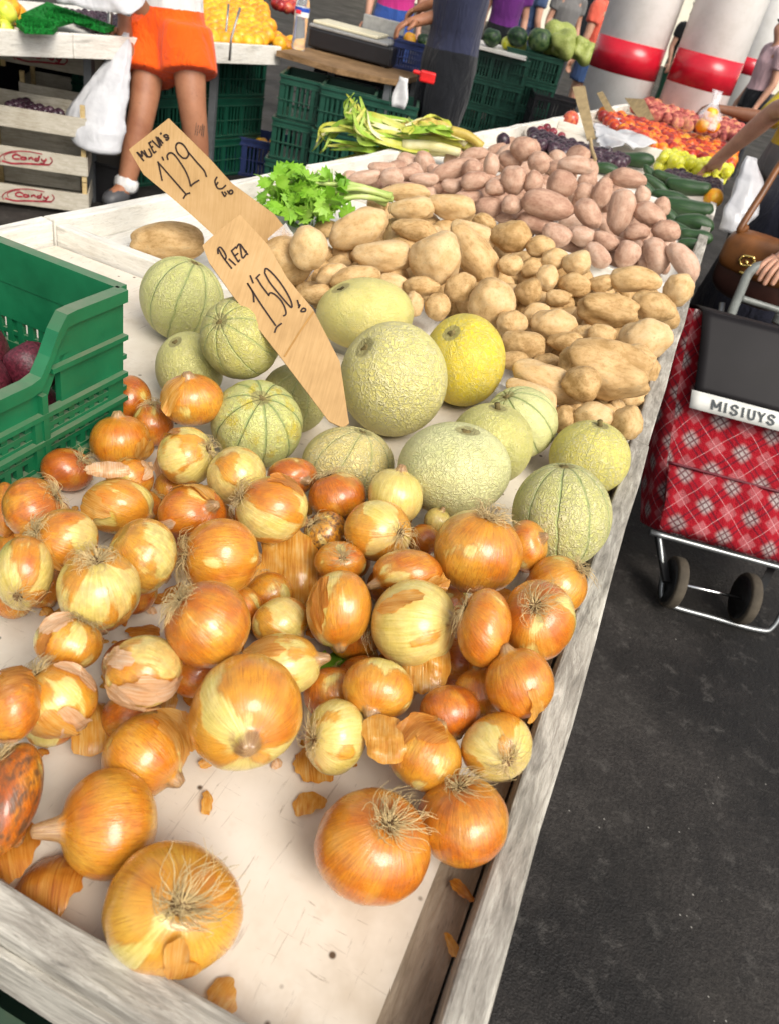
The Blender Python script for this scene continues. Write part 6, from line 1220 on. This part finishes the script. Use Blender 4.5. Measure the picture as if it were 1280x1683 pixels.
# ------------------------------------------------------------------ people farther off, and the sunlit street beyond
def far(px, py, s, yawv, shirt, bottom, lab, skin=SK2, **k): p = ats(px, py, s); person((p[0], p[1]), yawv, 1.7, skin, shirt, bottom, lab, **k)
FG = None
far(925, 40, 10.5, .4, cloth('grey_shirt', (.16, .155, .15)), M_DARK, 'person in a grey shirt far off behind the green crates')
far(868, 25, 9.4, 2.2, cloth('denim_cloth', (.06, .1, .2), 25), cloth('denim_dark', (.03, .04, .08)), 'person in mottled blue denim behind the crates of watermelon')
far(985, 60, 8.6, -2.4, cloth('coral_shirt', (.75, .13, .08)), cloth('blue_shorts', (.035, .07, .17)), 'person in a coral shirt and blue shorts left of the columns', shorts=True)
far(655, -20, 7.0, .2, cloth('magenta_shirt', (.5, .03, .2)), cloth('blue_trousers', (.03, .08, .3)), 'person in magenta behind the seller')
far(838, -10, 8.4, .1, cloth('purple_shirt', (.12, .02, .16)), M_DARK, 'person in purple just right of the seller')
far(1128, 60, 12.5, .6, cloth('black_shirt', (.01, .01, .01)), cloth('green_trousers', (.01, .06, .03)), 'person in black glimpsed between the two near columns')
far(1266, 105, 8.4, -1.4, cloth('pale_pink_shirt', (.6, .4, .42)), M_DARK, 'person in pale pink behind the yellow sleeved shopper')
M_SUNW = plain('cream_plaster', (.78, .74, .6), .8, .2, .05, 2); M_YW = plain('yellow_plaster', (.7, .55, .12), .8, .2, .06, 2)
t = empty('street_building', (0, 34, 0)); tag(t, 'pale plastered building across the street beyond the market', 'building'); mb = MB(); mb.box((0, 36, 4), (70, 4, 8)); mb.build('wall', M_SUNW, t); mb = MB()
for k in range(14):
    w = MB(); w.box((-31+4.8*k, 33.98, 1.3), (1.4, .08, 2.6)); w.build('door', M_DARK if k % 2 else M_YW, t)
for k in range(14): w = MB(); w.box((-31+4.8*k, 33.98, 5.2), (1.3, .08, 1.7)); w.build('window', M_NAVY, t)
# ------------------------------------------------------------------ camera, light
cam = bpy.data.cameras.new('camera'); co = bpy.data.objects.new('camera', cam); COL.objects.link(co); Mx = Matrix.Identity(4)
for i in range(3): Mx[i][0], Mx[i][1], Mx[i][2], Mx[i][3] = RT[i], UP[i], -FW[i], CAM[i]
co.matrix_world = Mx; cam.sensor_fit = 'HORIZONTAL'; cam.sensor_width = 36; cam.lens = 36*FPX/1280; cam.clip_start = .02; cam.clip_end = 500; S.camera = co
cam.dof.use_dof = True; cam.dof.focus_distance = .95; cam.dof.aperture_fstop = 13.
sv = unit([.4, -.56, .68]); sun = bpy.data.lights.new('sun', 'SUN'); sun.energy = 2.0; sun.angle = math.radians(30); sun.color = (1., .93, .82); so_ = bpy.data.objects.new('sun', sun); COL.objects.link(so_); so_.rotation_euler = Vector(sv).to_track_quat('Z', 'Y').to_euler(); so_.location = (3, -2, 6)
nt = W.node_tree; bg = nt.nodes['Background']; sk = nt.nodes.new('ShaderNodeTexSky'); sk.sky_type = 'NISHITA'; sk.sun_disc = False; sk.sun_elevation = math.asin(sv[2]); sk.sun_rotation = math.atan2(sv[0], sv[1]); sk.air_density = 1.; sk.dust_density = 4.; sk.ozone_density = .4
hs = nt.nodes.new('ShaderNodeHueSaturation'); hs.inputs['Saturation'].default_value = .3; nt.links.new(sk.outputs[0], hs.inputs['Color']); nt.links.new(hs.outputs[0], bg.inputs[0]); bg.inputs[1].default_value = .15
S.view_settings.view_transform = 'Standard'; S.view_settings.look = 'None'; S.view_settings.exposure = .34; S.view_settings.gamma = 1
S.cycles.max_bounces = 6; S.cycles.transparent_max_bounces = 8; S.cycles.diffuse_bounces = 3; S.cycles.glossy_bounces = 2; S.cycles.transmission_bounces = 4
